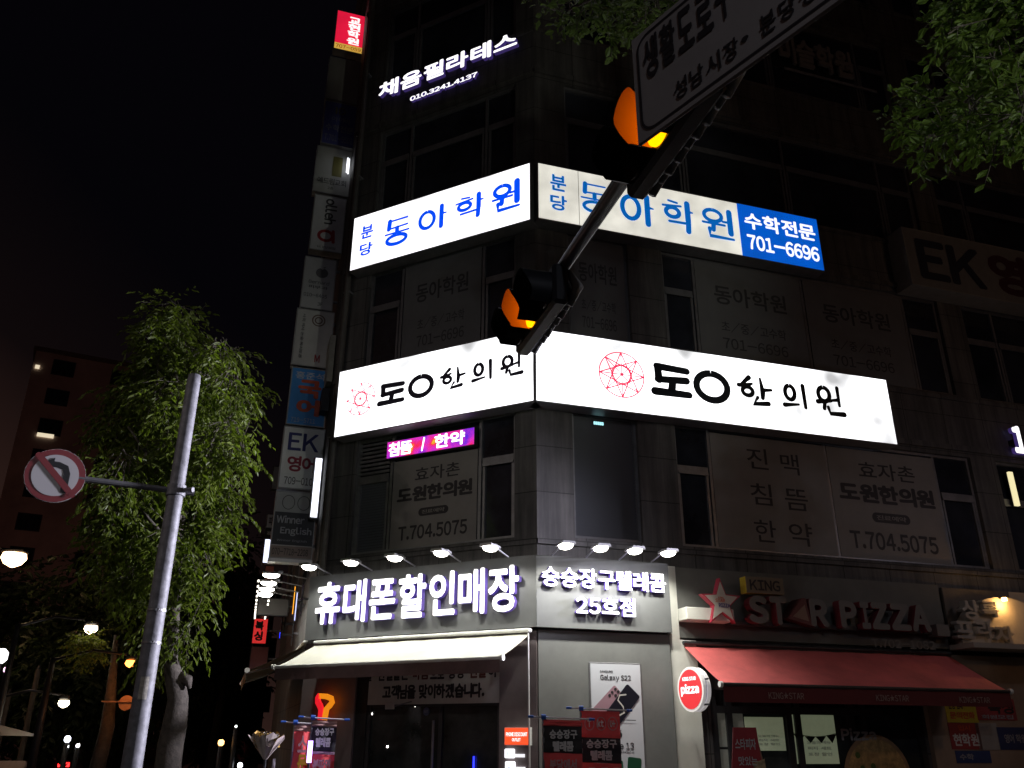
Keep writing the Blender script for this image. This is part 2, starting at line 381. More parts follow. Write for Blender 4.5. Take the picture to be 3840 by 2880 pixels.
# --- oriental clinic signs (white, brush lettering)
clinic = EM('clinic_face', (.97, .98, 1), LIT, .25)
def patchy(m, hi, lo, scale):
    """weak tubes leave a few dimmer patches in the box"""
    nt = m.node_tree
    for n in nt.nodes:
        if n.type == 'MAP_RANGE': n.inputs[1].default_value = .33; n.inputs[2].default_value = .47; n.inputs[3].default_value = lo; n.inputs[4].default_value = hi
        if n.type == 'TEX_NOISE': n.inputs['Scale'].default_value = scale; n.inputs['Detail'].default_value = 1.5
patchy(clinic, LIT, .55, 1.0)
DO = [([(.12, .93), (.98, .88)], [.22, .2]), ([(.14, .93), (.16, .5)], [.22, .24]), ([(.12, .5), (.95, .56)], [.2, .22]), ([(.55, .5), (.5, .15)], [.22, .24]), ([(.02, .1), (1, .1)], [.24, .2])]
OO = [(ring(.5, .5, .42, .42), .2)]
HAN = [([(.12, .72), (.35, .97)], [.07, .12]), ([(.02, .66), (.3, .7), (.42, .76)], [.1, .1, .06]), (ring(.27, .48, .15, .15), .1), ([(.68, .98), (.72, .5), (.7, .3)], [.06, .13, .1]), ([(.72, .58), (.98, .62)], [.1, .07]), ([(.55, .3), (.4, .06), (.85, .12)], [.08, .1, .12])]
UI = [(ring(.3, .64, .2, .28), .12), ([(.02, .12), (.62, .2)], [.13, .06]), ([(.88, .98), (.9, .1)], [.13, .1])]
WON = [(ring(.3, .7, .22, .24), .11), ([(.02, .42), (.55, .5)], [.12, .08]), ([(.3, .45), (.24, .2)], [.1, .1]), ([(.86, .98), (.86, .36)], [.1, .08]), ([(.6, .52), (.86, .56)], [.07, .09]), ([(.4, .26), (.46, .05), (1, .07)], [.09, .1, .13])]
redline = EM('red_print', (.85, .04, .12), .9, sample=False)
def emblem(mb, cx, cz, r, y):
    w1 = .025
    for q in (1, .44): brush(mb, [(ring(.5, .5, .5 * q, .5 * q, n=40), w1)], cx - r, cz - r, cx + r, cz + r, y, redline)
    P = [(cos(rad(90 + 45 * k)), sin(rad(90 + 45 * k))) for k in range(8)]
    for k in range(8):
        for j in (3,):
            a, b = P[k], P[(k + j) % 8]; brush(mb, [([(.5 + .5 * a[0], .5 + .5 * a[1]), (.5 + .5 * b[0], .5 + .5 * b[1])], w1)], cx - r, cz - r, cx + r, cz + r, y - .001 - k * .0005, redline)
        a = P[k]; brush(mb, [([(.5 + .5 * a[0], .5 + .5 * a[1]), (.5, .5)], w1 * .8)], cx - r, cz - r, cx + r, cz + r, y - .006 - k * .0005, redline)
        for q, rr in ((.98, .035), (.44, .022), (.72, .02)):
            mb.add([(cx + r * q * a[0] + r * rr * cos(t * pi / 4), y - .011, cz + r * q * a[1] + r * rr * sin(t * pi / 4)) for t in range(8)], [list(range(8))], redline)
    mb.add([(cx + r * .07 * cos(t * pi / 4), y - .012, cz + r * .07 * sin(t * pi / 4)) for t in range(8)], [list(range(8))], redline)
def gbox(pl, off, x0, y0, x1, y1, s0, z0):
    """box of one glyph measured in the photo, taken along the sign's slope"""
    ym, xm = (y0 + y1) / 2, (x0 + x1) / 2
    a, b = hit(pl, off, x0, ym), hit(pl, off, x1, ym)
    k = .25 if pl == 'A' else .14
    sh = abs(k * (x1 - x0)) * .35
    return a[0] - s0, hit(pl, off, xm, y1 - sh)[1] - z0, b[0] - s0, hit(pl, off, xm, y0 + sh)[1] - z0
inkA = M('brush_ink_violet', (.03, .025, .06), .5); inkB = M('brush_ink', (.012, .02, .03), .5)
for pl, s0, s1, boxes, em, ik, lab in (
    ('A', -3.83, -.005, [(1424, 1430, 1512, 1522), (1531, 1397, 1627, 1499), (1653, 1372, 1746, 1467), (1773, 1350, 1848, 1437), (1881, 1322, 1958, 1416)], (1302, 1434, 1405, 1558), inkA, 'shorter white lit clinic sign with black brush lettering, left of the corner'),
    ('B', .005, 6.67, [(2450, 1366, 2580, 1492), (2601, 1386, 2737, 1517), (2769, 1410, 2894, 1528), (2937, 1438, 3024, 1538), (3064, 1446, 3157, 1561)], (2247, 1323, 2413, 1489), inkB, 'long white lit clinic sign with black brush lettering on the right street face')):
    t, W, H = lightbox(pl, 'clinic_sign', lab, s0, 6.35, s1, 7.6, .28, clinic, group='clinic signs round the corner')
    lt = MB()
    for stro, b, ft in zip((DO, OO, HAN, UI, WON), boxes, (1.1, 1.1, 1.5, 1.5, 1.5)): brush(MB(), stro, *gbox(pl, 0, *b, s0, 6.35), -.004, ik, ft).build('letter', t)
    e = gbox(pl, 0, *em, s0, 6.35); em_ = MB(); emblem(em_, (e[0] + e[2]) / 2, (e[1] + e[3]) / 2, (e[2] - e[0]) * .5, -.004); em_.build('emblem', t)
# --- maths academy signs (blue lettering)
DONG = [([(.2, .97), (.9, .97)], .06), ([(.17, .98), (.15, .66)], [.14, .14]), ([(.13, .66), (.92, .68)], [.06, .06]), ([(.5, .64), (.5, .47)], [.13, .13]), ([(.02, .45), (.99, .45)], .06), (ring(.5, .17, .4, .18), .11)]
AH = [(ring(.3, .5, .26, .4), .13), ([(.82, 1), (.82, 0)], .16), ([(.82, .62), (1, .6)], [.1, .05])]
HAK = [([(.22, 1), (.5, .96)], .07), ([(.02, .8), (.62, .86)], .07), (ring(.33, .6, .22, .17), .12), ([(.84, 1), (.84, .36)], .16), ([(.84, .72), (1, .7)], [.1, .05]), ([(.2, .26), (.84, .28)], .08), ([(.84, .3), (.82, 0)], .15)]
WO = [(ring(.36, .78, .28, .2), .11), ([(.02, .5), (.72, .5)], .07), ([(.36, .48), (.34, .28)], .13), ([(.9, 1), (.9, .24)], .16), ([(.66, .62), (.9, .62)], .07), ([(.22, .3), (.22, .05), (.97, .05)], [.12, .11, .07])]
blueA = EM('blue_vinyl_bright', (.0, .075, 1), .95, sample=False); blueB = EM('blue_vinyl', (.0, .13, .52), .8, sample=False)
acA = EM('academy_face_bright', (1, .98, 1), 1.7, .2); patchy(acA, 1.7, .72, .9); acB = EM('academy_face_warm', (1, .97, .86), .78, .22, 2.2); bluep = EM('blue_panel', (0, .105, .62), .9, .15, 2.5)
t, W, H = lightbox('A', 'academy_sign', 'white lit academy sign with blue lettering and no blue end panel', -3.81, 9.61, -.05, 10.79, .28, acA, group='academy signs round the corner')
lt = MB()
for stro, b in zip((DONG, AH, HAK, WO), [(1446, 814, 1534, 920), (1572, 773, 1674, 866), (1709, 729, 1812, 826), (1847, 682, 1950, 797)]): brush(MB(), stro, *gbox('A', 0, *b, -3.81, 9.61), -.004, blueA, 1.35).build('letter', t)
for ch, b in (('분', (1355, 841, 1400, 897)), ('당', (1349, 907, 1397, 961))): text(None, ch, *gbox('A', 0, *b, -3.81, 9.61), -.004, blueA, .035, parent=t)
t, W, H = lightbox('B', 'academy_sign', 'warm white academy sign ending in a blue panel with a telephone number', .07, 9.64, 5.71, 10.79, .28, acB, group='academy signs round the corner')
xb = hit('B', 0, 2772, 850)[0] - .07
MB().box(xb, -.006, .018, W - .018, .001, H - .018, bluep).build('blue_panel', t)
MB().box(.75, -.004, .02, .757, .001, H - .02, M('panel_joint', (.2, .2, .2))).build('panel_joint', t)
lt = MB()
for stro, b in zip((DONG, AH, HAK, WO), [(2178, 688, 2280, 800), (2329, 727, 2448, 840), (2486, 753, 2596, 868), (2634, 784, 2748, 900)]): brush(MB(), stro, *gbox('B', 0, *b, .07, 9.64), -.004, blueB, 1.2).build('letter', t)
for ch, b in (('분', (2063, 654, 2123, 720)), ('당', (2063, 729, 2126, 793))): text(None, ch, *gbox('B', 0, *b, .07, 9.64), -.004, blueB, .03, parent=t)
wl = EM('white_vinyl', (1, 1, 1), 1.1, sample=False)
q = box2('B', 0, (2794, 856), (3050, 838)); text(None, '수학전문', q[0] - .07, .62, q[2] - .07, .98, -.008, wl, .03, gap=.12, parent=t)
q = box2('B', 0, (2806, 936), (3062, 900)); text(None, '701-6696', q[0] - .07, .18, q[2] - .07, .5, -.008, wl, .03, gap=.08, parent=t, name='digit')
# --- pilates letters on the wall
chan = EM('lit_letter_white', (1, .98, 1), 1.5); vio = EM('letter_side_violet', (.22, .13, .7), .13, sample=False); plain = M('letter_side_dark', (.05, .05, .055), .5)
a = box2('A', -.2, (1418, 374), (1939, 172))
t = on('A', 'channel_letters', 'white lit letters and mobile number floating high on the dark corner wall', 'sign', a[0], a[1], -.2)
zb = hit('A', -.2, 1418, 374)[1]; zt = hit('A', -.2, 1898, 127)[1]
text(None, '채움필라테스', 0, 0, a[2] - a[0], zt - zb, 0, chan, .035, .08, vio, gap=.16, parent=t)
b = box2('A', -.2, (1537, 381), (1790, 268)); text(mb := MB(), '010.3241.4137', b[0] - a[0], b[1] - a[1], b[2] - a[0], b[3] - a[1], 0, chan, .03, .06, vio, gap=.06, parent=t, name='digit')
# --- phone shop fascia
fas = M('fascia_grey', (.12, .125, .125), .55, var=.12, scale=3)
for pl, s0, s1, lab in (('A', -4.04, -.003, 'grey phone shop fascia left of the corner with seven tall lit letters'), ('B', .003, 2.06, 'grey phone shop fascia right of the corner with two lines of lit letters')):
    t = on(pl, 'shop_fascia', lab, 'sign', s0, 3.04, 0, 'phone shop fascias')
    MB().box(0, 0, 0, s1 - s0, .29, .985, fas).build('board', t)
    if pl == 'A':
        q = box2(pl, .1, (1177, 2344), (1946, 2121)); z1 = hit(pl, .1, 1915, 2117)[1]
        text(None, '휴대폰할인매장', q[0] - s0, q[1] - 3.04, q[2] - s0, z1 - 3.04, -.1, chan, .028, .085, vio, gap=.16, parent=t)
    else:
        z0 = hit(pl, .1, 2040, 2196)[1]; z1 = hit(pl, .1, 2070, 2122)[1]; q = box2(pl, .1, (2034, 2190), (2497, 2150))
        text(None, '승승장구텔레콤', q[0] - s0, z0 - 3.04, q[2] - s0, z1 - 3.04, -.08, chan, .022, .065, vio, gap=.11, parent=t)
        z0 = hit(pl, .1, 2170, 2303)[1]; z1 = hit(pl, .1, 2180, 2232)[1]; q = box2(pl, .1, (2163, 2300), (2383, 2240))
        text(None, '25호점', q[0] - s0, z0 - 3.04, q[2] - s0, z1 - 3.04, -.08, chan, .03, .065, vio, gap=.12, parent=t)
# --- lamps on arms over the fascia
lens = EM('lamp_lens', (1, .97, .86), 14); lampm = M('lamp_grey', (.4, .4, .42), .4, .5)
def armlamp(pl, s, z, off, reach, label, group, power, spot=True):
    t = on(pl, 'arm_lamp', label, 'lamp', s, z, off, group)
    MB().tube([(0, 0, 0), (0, -reach * .75, .07)], .011, lampm, 8).build('arm', t)
    MB().box(-.035, -reach * .8, .045, .035, -reach * .66, .105, lampm, .012).build('bracket', t)
    hd = MB(); hd.prism([(-.1, .035), (.1, .035), (.085, .07), (-.085, .07)], -reach - .13, -reach * .74, lampm); hd.build('lamp_head', t)
    lb = MB(); yc = (-reach - .13 - reach * .74) / 2; yr = (reach * .26 + .13) / 2 * .96; rg = [(1, .034), (.98, .02), (.8, -.004), (.45, -.018)]; nn = 18
    lb.add([(.098 * f * cos(2 * pi * k / nn), yc + yr * f * sin(2 * pi * k / nn), z_) for f, z_ in rg for k in range(nn)], [[i * nn + k, (i + 1) * nn + k, (i + 1) * nn + (k + 1) % nn, i * nn + (k + 1) % nn] for i in range(3) for k in range(nn)] + [[3 * nn + k for k in range(nn)][::-1]], lens); lb.build('lamp_lens', t, True)
    if spot:
        ld = bpy.data.lights.new('lamp_light', 'SPOT'); ld.energy = power; ld.spot_size = rad(128); ld.spot_blend = .55; ld.color = (1, .98, .9); ld.shadow_soft_size = .05
        lo = bpy.data.objects.new('lamp_light', ld); col.objects.link(lo); lo.parent = t; lo.location = (0, -reach - .02, -.045)
        lo.rotation_euler = (rad(20), 0, 0)
ords = ['first', 'second', 'third', 'fourth', 'fifth']
ga = 'arm lamps over the phone shop fascias'
for i in range(5):
    armlamp('A', -3.62 + i * .795, 4.03, 0, .55, 'lit arm lamp over the left phone fascia, %s of five from the left' % ords[i], ga, 44)
for i in range(4):
    armlamp('B', .24 + i * .517, 4.03, 0, .55, 'lit arm lamp over the right phone fascia, %s of four from the left' % ords[i], ga, 78)
for i, s in enumerate((-.45, -1.27, -1.97, -2.6)):
    armlamp('C', s, 4.12, .12, .6, 'side street arm lamp below the blade signs, %s from the corner' % ords[i], 'arm lamps up the side street', 30)
# --- LED display and clinic window films
t = on('A', 'led_display', 'long magenta LED text display under the left clinic sign', 'display', -2.86, 5.92, -.24)
MB().box(-.015, .003, -.015, 1.685, .09, .295, blk).build('housing', t)
led = bpy.data.materials.new('led_panel'); led.use_nodes = True; nt = led.node_tree; p = nt.nodes['Principled BSDF']; p.inputs['Base Color'].default_value = (.01, .01, .01, 1)
tcn = nt.nodes.new('ShaderNodeTexCoord'); no = nt.nodes.new('ShaderNodeTexNoise'); no.inputs['Scale'].default_value = 3.5; rr = nt.nodes.new('ShaderNodeValToRGB')
e = rr.color_ramp.elements; e[0].position = .36; e[0].color = (.12, .02, .75, 1); e[1].position = .66; e[1].color = (1, .02, .06, 1); x = e.new(.5); x.color = (.75, .03, .6, 1); x = e.new(.74); x.color = (.9, .5, .03, 1)
vo = nt.nodes.new('ShaderNodeTexVoronoi'); vo.inputs['Scale'].default_value = 62; vo.inputs['Randomness'].default_value = 0
lt_ = nt.nodes.new('ShaderNodeMath'); lt_.operation = 'LESS_THAN'; lt_.inputs[1].default_value = .42; ml_ = nt.nodes.new('ShaderNodeMath'); ml_.operation = 'MULTIPLY_ADD'; ml_.inputs[1].default_value = 1.3; ml_.inputs[2].default_value = .25
nt.links.new(tcn.outputs['Object'], no.inputs['Vector']); nt.links.new(no.outputs[0], rr.inputs[0]); nt.links.new(rr.outputs[0], p.inputs['Emission Color'])
nt.links.new(tcn.outputs['Object'], vo.inputs['Vector']); nt.links.new(vo.outputs['Distance'], lt_.inputs[0]); nt.links.new(lt_.outputs[0], ml_.inputs[0]); nt.links.new(ml_.outputs[0], p.inputs['Emission Strength'])
MB().add([(0, 0, 0), (1.67, 0, 0), (1.67, 0, .28), (0, 0, .28)], [[0, 1, 2, 3]], led).build('screen', t)
lt = MB(); ledw = EM('led_white', (1, .97, 1), 2.2, sample=False)
text(lt, '침뜸', .03, .02, .5, .26, -.003, ledw, .03); text(lt, '한약', .93, .03, 1.5, .265, -.003, ledw, .03)
brush(lt, [([(.4, .05), (.6, .95)], .16)], .62, .03, .8, .26, -.003, ledw); lt.build('lettering', t)
def filmsign(pl, label, s0, z0, s1, z1, rows, fm=film, name='window_film', off=-.345, group=None, pill=None, ik=ink):
    """printed film covering one pane"""
    t = on(pl, name, label, 'window sign', s0, z0, off, group); W, H = s1 - s0, z1 - z0
    MB().box(0, 0, 0, W, .006, H, fm).build('sheet', t)
    lt = MB()
    for s, a, b, c, d, bo in rows: text(MB(), s, a * W, b * H, c * W, d * H, -.003, ik, bo).build('lettering', t)
    if pill:
        a, b, c, d = [q * k for q, k in zip(pill[1], (W, H, W, H))]; r = (d - b) / 2
        poly = [(c - r + r * cos(rad(k)), b + r + r * sin(rad(k))) for k in range(-90, 91, 20)] + [(a + r + r * cos(rad(k)), b + r + r * sin(rad(k))) for k in range(90, 271, 20)]
        lt.prism(poly, -.003, 0, ik); text(lt, pill[0], a + r, b + r * .5, c - r, d - r * .5, -.006, fm, .02); lt.build('pill_label', t)
    return t
fg = 'printed films on the upper windows'
for pl, s0, s1, lab in (('A', -2.79, -1.19, 'beige clinic window film with telephone number under the LED display'), ('B', 5.45, 7.69, 'beige clinic window film with telephone number right of the film of six big characters')):
    filmsign(pl, lab, s0, 4.42, s1, 5.88 if pl == 'A' else 6.33, [('효자촌', .27, .73, .8, .89, .012), ('도원한의원', .06, .5, .95, .68, .05), ('T.704.5075', .1, .08, .9, .24, .028)], group=fg, pill=('진료예약', (.33, .33, .68, .42)), off=-.365)
filmsign('B', 'beige window film with six loose handwritten characters beside the dark shutter', 3.18, 4.42, 5.4, 6.33, [('진', .3, .71, .48, .9, .005), ('맥', .59, .69, .75, .88, .005), ('침', .3, .39, .48, .58, .005), ('뜸', .59, .37, .79, .56, .005), ('한', .3, .07, .48, .26, .005), ('약', .59, .06, .79, .26, .005)], group=fg, off=-.365)
greyfilm = M('grey_window_film', (.13, .13, .135), .6, var=.1, scale=2)
for pl, s0, s1, lab in (('A', -2.79, -1.19, 'grey academy window film on the cut corner between the white signs'), ('B', .76, 1.8, 'narrow grey academy window film right of the traffic signals'), ('B', 3.18, 5.38, 'wide grey academy window film below the blue telephone panel, left of a pair'), ('B', 5.46, 7.68, 'wide grey academy window film below the blue telephone panel, right of a pair')):
    filmsign(pl, lab, s0, 7.68, s1, 9.62, [('동아학원', .16, .58, .84, .78, .02), ('초/중/고수학', .2, .3, .8, .41, .008), ('701-6696', .2, .13, .8, .24, .012)], fm=greyfilm, group=fg, off=-.365, ik=M('grey_ink', (.045, .045, .05), .6))
# --- blade signs at the edge of the side street
def blade(name, label, s0, z0, s1, z1, facem, frame=M('blade_frame', (.3, .3, .3), .5, .4, var=.2), pl='K', depth=.22):
    t, W, H = lightbox(pl, name, label, s0, z0, s1, z1, depth, facem, frame, group='blade signs stacked at the building edge' if pl == 'K' else None)
    MB().box(W, .08, H * .2, W + (.1 if pl == 'K' else .15), .12, H * .2 + .05, steel).box(W, .08, H * .8, W + (.1 if pl == 'K' else .15), .12, H * .8 + .05, steel).build('bracket', t)
    return t, W, H
def letters(t, rows, y=-.005):
    for s, a, b, c, d, mat, bo in rows: o = text(MB(), s, a, b, c, d, y, mat, bo).build('lettering', t)
    return o
pg = lambda n, c: M(n, c, .5, var=.1, scale=3)
t, W, H = blade('blade_sign', 'glowing red blade sign with a yellow telephone strip, topmost of the stack', -.64, 15.98, .1, 17.14, EM('red_face', (.95, .012, .06), .8, .2))
MB().box(.02, -.004, .02, W - .02, .001, .19, EM('yellow_strip', (.85, .5, .08), .7)).build('phone_strip', t)
letters(t, [(c, .28, .84 - i * .205, .56, 1.035 - i * .205, wl, .04) for i, c in enumerate('교현학원')] + [('707-0591', .05, .05, W - .05, .155, EM('orange_print', (.4, .08, .0), .4, sample=False), .02)])
t, W, H = blade('blade_sign', 'blank dark grey blade sign just below the glowing red one', -.69, 14.55, .04, 15.74, pg('blank_face', (.3, .285, .26)))
t, W, H = blade('blade_sign', 'navy blade sign with pale academy lettering, third from the top', -.68, 13.35, .04, 14.5, pg('navy_face', (.09, .1, .34)))
gi = M('pale_print', (.3, .3, .33), .6)
letters(t, [('아이비', .18, .62, .56, .76, gi, .01), ('수학전문', .06, .36, W - .06, .54, gi, .02), ('T.701-5501', .06, .1, W - .06, .26, gi, .01)])
brush(mb := MB(), [([(.05, .9), (.05, .1)], .2), ([(.3, .9), (.3, .1), (.6, .1), (.85, .5), (.6, .9), (.3, .9)], .16)], .25, .82, .5, 1.02, -.006, M('gold_print', (.2, .17, .08))); mb.build('emblem', t)
t, W, H = blade('blade_sign', 'grey blade sign with faint church lettering near its foot, below the navy one', -.74, 12.11, .01, 13.28, pg('church_face', (.36, .36, .34)))
letters(t, [('예드림교회', .08, .22, W - .08, .38, gi, .01), ('2층', .3, .1, .42, .17, gi, .01)])
MB().box(.36, -.004, .45, .56, .0, .95, M('olive_print', (.12, .11, .03), .6)).build('colour_block', t)
for o in t.children:
    if o.name.startswith('lettering'): o.data.materials[0] = M('grey_print', (.05, .05, .055), .6)
t, W, H = blade('blade_sign', 'pale blade sign with sideways lettering above a red letter, below the church one', -.68, 10.72, -.02, 12.05, pg('phone_face', (.55, .55, .57)))
lt = MB(); tmp = MB(); gp = M('grey_print', (.05, .05, .055), .6)
text(tmp, 'olleh', 0, 0, .62, .24, 0, gp, .03, gap=.06); lt.add([(.24 + v.z, -.005 + v.y, 1.26 - v.x) for v in tmp.v], tmp.f, gp)
text(lt, 'kt 분당대리점', .16, .06, W - .14, .12, -.005, gp, .01); lt.build('lettering', t)
brush(mb := MB(), [(ring(.45, .5, .38, .36), .2), ([(.85, .9), (.9, .1)], .2)], .14, .2, .5, .52, -.006, M('red_print_dull', (.3, .02, .025), .6)); mb.build('emblem', t)
t, W, H = blade('blade_sign', 'pale blade sign with a grey fruit emblem, sixth from the top', -.73, 9.39, -.1, 10.55, pg('fruit_face', (.45, .45, .46)))
mb = MB(); mb.prism([(.36 + .12 * cos(rad(k)) * (1 - .12 * (sin(rad(k)) > .9)), .82 + .11 * sin(rad(k)) - (.03 if abs(k - 90) < 12 else 0)) for k in range(0, 360, 12)], -.005, 0, M('grey_emblem', (.1, .095, .11))); mb.prism([(.36, .94), (.43, .97), (.4, .935)], -.006, 0, M('grey_emblem', (.1, .1, .1))); mb.build('emblem', t)
letters(t, [('Bernard', .12, .56, .52, .64, gp, .005), ('피부과', .12, .45, .5, .52, gp, .01), ('010-6405', .05, .26, .5, .34, gp, .01), ('3F', .33, .08, .43, .16, gp, .01)])
t, W, H = blade('blade_sign', 'pale blade sign with a ring emblem and sideways small print, above the blue one', -.77, 8.16, -.045, 9.37, pg('ring_face', (.48, .475, .46)))
brush(mb := MB(), [(ring(.5, .5, .45, .45), .1), (ring(.5, .5, .25, .25), .1)], .3, .86, .56, 1.12, -.005, M('brown_print', (.14, .09, .07))); mb.build('emblem', t)
tmp = MB(); text(tmp, '사회 역사 논술 독서토론', 0, 0, .95, .06, 0, gp, .01); lt = MB().add([(.12 + v.z, -.005 + v.y, 1.1 - v.x) for v in tmp.v], tmp.f, gp)
text(lt, 'M', .42, .1, .52, .26, -.005, M('red_print_dull', (.3, .02, .025)), .02); lt.build('lettering', t)
t, W, H = blade('blade_sign', 'blue blade sign with big orange characters', -.74, 6.96, -.04, 8.12, pg('blue_face', (.05, .26, .66)))
og = M('orange_letters', (.55, .09, .035), .5); pw = M('pale_letters', (.45, .5, .6), .5)
letters(t, [('홍준석', .08, .93, W - .08, 1.08, pw, .02), ('국', .15, .55, .58, .92, og, .05), ('어', .15, .2, .58, .53, og, .05), ('719-5711', .08, .06, .52, .15, pw, .005)])
t, W, H = blade('blade_sign', 'white blade sign with navy capitals, red characters and a telephone number', -.76, 5.75, -.01, 6.93, pg('white_face', (.75, .75, .75)))
letters(t, [('EK', .1, .72, W - .1, 1.06, M('navy_letters', (.03, .035, .17)), .02), ('영어', .12, .32, W - .12, .62, M('crimson_letters', (.28, .02, .045)), .035), ('709-0109', .1, .08, W - .08, .22, ink, .008)])
t, W, H = blade('blade_sign', 'blade sign with two rings over a black English panel, lowest of the stack', -.77, 4.5, -.04, 5.7, pg('ring_pair_face', (.42, .42, .42)))
MB().box(.02, -.004, .24, W - .02, .001, .82, M('black_face', (.02, .02, .024), .5)).build('black_panel', t)
MB().box(.02, -.004, .02, W - .02, .001, .22, M('tan_face', (.24, .19, .17), .6)).build('phone_strip', t)
brush(mb := MB(), [(ring(.25, .5, .2, .45), .05), (ring(.75, .5, .2, .45), .05)], .1, .86, W - .1, 1.14, -.005, M('grey_ring', (.1, .1, .1))); mb.build('emblem', t)
letters(t, [('Winner', .06, .62, .54, .76, M('grey_letters', (.42, .42, .45)), .03), ('English', .14, .4, W - .05, .56, M('grey_letters', (.42, .42, .45)), .03), ('Winner English', .1, .29, W - .12, .34, gi, .01), ('070-7718-2208', .04, .06, W - .08, .18, ink, .01)], -.008)
MB().box(-.01, -.02, -.06, W + .01, .24, -.005, M('pale_trim', (.6, .6, .62), .4)).build('bottom_trim', t)
# --- flat signs on the side wall, seen almost edge on
t = on('C', 'edge_sign', 'bright white vertical sign on the side wall between blade signs and clinic sign', 'sign', -1.1, 5.2, .02)
MB().box(0, -.15, 0, .5, 0, 1.12, alu).build('housing', t); MB().box(.501, -.13, .02, .512, -.02, 1.1, EM('edge_white', (.9, .93, 1), 2.5)).build('face', t)
t = on('C', 'edge_letters', 'thin white lit letters on the side wall near the fourth blade sign', 'sign', -1.2, 12.3, .02)
for k in range(4): MB().box(k * .24, -.1 + k * .01, .75 - k * .2, k * .24 + .05, -.075 + k * .01, 1.1 - k * .2, EM('edge_white', (.9, .93, 1), 2.5)).build('letter', t)
t = on('C', 'wall_panel', 'dull white unlit panel on the side wall beside the ring emblem blade sign', 'sign', -1.0, 7.7, .02)
MB().box(0, -.1, 0, .7, 0, .95, M('dull_white', (.32, .32, .27), .6, var=.2)).build('board', t); MB().box(.05, -.14, -.5, .5, 0, -.06, blk).build('bracket', t)

# ================================================================ SHOP AWNINGS
def awning(pl, label, s0, s1, zw, off, reach, zf, drop, fabric, valm, case, words=()):
    t = on(pl, 'awning', label, 'awning', s0, zw, off); W = s1 - s0; n = 24
    MB().box(-.02, -.11, -.005, W + .02, -.005, .045, case, .015).build('cassette', t)
    mb = MB(); vs = []; dz = zf - zw
    for i in range(n + 1):
        for j in range(7):
            f = j / 6; x = W * i / n
            vs.append((x, -.06 - (reach - .06) * f, dz * f - .025 - .026 * sin(pi * f) * (1 + .5 * sin(i * 1.1)) + (.012 if i % 6 == 0 else 0) * sin(pi * f) + .005 * sin(i * 2.3 + j)))
    fs = [[i * 7 + j, i * 7 + j + 1, (i + 1) * 7 + j + 1, (i + 1) * 7 + j] for i in range(n) for j in range(6)]
    mb.add(vs, fs, fabric); mb.build('canopy', t, True)
    MB().tube([(0, -reach, dz - .03), (W, -reach, dz - .03)], .025, case, 10).build('front_bar', t)
    mb = MB(); m2 = 60
    vs = [(W * i / m2, -reach - .004 + .006 * sin(i * .9), dz - .05 - k * drop / 2) for i in range(m2 + 1) for k in range(3)]
    mb.add(vs, [[i * 3 + k, i * 3 + k + 1, i * 3 + k + 4, i * 3 + k + 3] for i in range(m2) for k in range(2)], valm); v = mb.build('valance', t)
    for x in (.35, W - .35):
        MB().tube([(x, -.05, -.06), (x + (.28 if x < W / 2 else -.28), -reach * .5, dz * .5 - .1), (x, -reach + .02, dz - .045)], .018, case, 8).build('folding_arm', t)
    for x in (-.03, W + .03): MB().tube([(x - .02, -reach, dz - .03), (x + .02, -reach, dz - .03)], .04, white, 12).build('end_cap', t)
    if words:
        lt = MB()
        for a in words: text(lt, 'KING★STAR', a * W, dz - .05 - drop * .75, a * W + .55, dz - .05 - drop * .3, -reach - .016, M('valance_print', (.3, .22, .2)), .01)
        lt.build('lettering', t)
    return t, W
t, W = awning('A', 'cream awning over the phone shop entrance with a dark valance', -3.76, -.08, 2.97, 0, .9, 2.6, .16, M('cream_fabric', (.6, .6, .52), .8, var=.16, scale=1.6, bump=.5), M('shaded_valance', (.16, .1, .1), .8, var=.15), white)  # front valance's shade put into its brown colour
MB().tube([(W - .0, -.1, -.02), (W + .03, -.12, -2.2)], .013, M('crank_grey', (.6, .6, .6), .4), 8).build('crank_rod', t)
awning('C', 'beige awning on the side wall seen from its end', -3.6, -.12, 3.04, .0, .92, 2.63, .12, M('beige_fabric', (.42, .36, .24), .8, var=.08), M('beige_valance', (.2, .17, .12), .8), white)
awning('B', 'red awning of the pizza shop', 2.3, 7.08, 2.9, -.2, 1.05, 2.33, .2, M('red_fabric', (.62, .13, .125), .8, var=.22, scale=1.6, bump=.5), M('red_valance', (.12, .018, .02), .8), dkalu, (.14, .5, .8))

# ================================================================ PHONE SHOP STREET LEVEL
t = on('A', 'shop_banner', 'grey greeting banner with black lettering hung inside the entrance glass', 'banner', -3.0, 2.08, -.15)
MB().box(0, 0, 0, 2.36, .006, .55, M('banner_grey', (.5, .5, .48), .7, var=.08)).build('sheet', t)
lt = MB(); rp = M('banner_red', (.12, .03, .025), .7)
for s, a, b, mt in (('늘', .06, .2, ink), ('한결같은', .3, .85, ink), ('마음', .92, 1.2, rp), ('으로', 1.22, 1.46, ink), ('항상', 1.52, 1.8, ink), ('친절', 1.87, 2.14, rp), ('히', 2.17, 2.3, ink)): text(lt, s, a, .33, b, .5, -.003, mt, .04)
text(lt, '고객님을 맞이하겠습니다.', .4, .07, 2.12, .27, -.003, ink, .05); lt.build('lettering', t)
s, z = hit('A', -.17, 1597, 2668)
t = on('A', 'security_sticker', 'small round blue security sticker on the entrance glass', 'sticker', s, z, -.18)
MB().tube([(0, 0, 0), (0, .008, 0)], .055, M('sticker_blue', (.08, .1, .2), .5), 24).build('disc', t); letters(t, [('ADT', -.035, -.018, .035, .018, M('sticker_white', (.3, .3, .35)), .02)], -.003)
q = box2('A', -.12, (1441, 2660), (1477, 2634)); t = on('A', 'door_closer', 'small pale box fixed at the head of the entrance door', 'door closer', q[0], q[1], -.15)
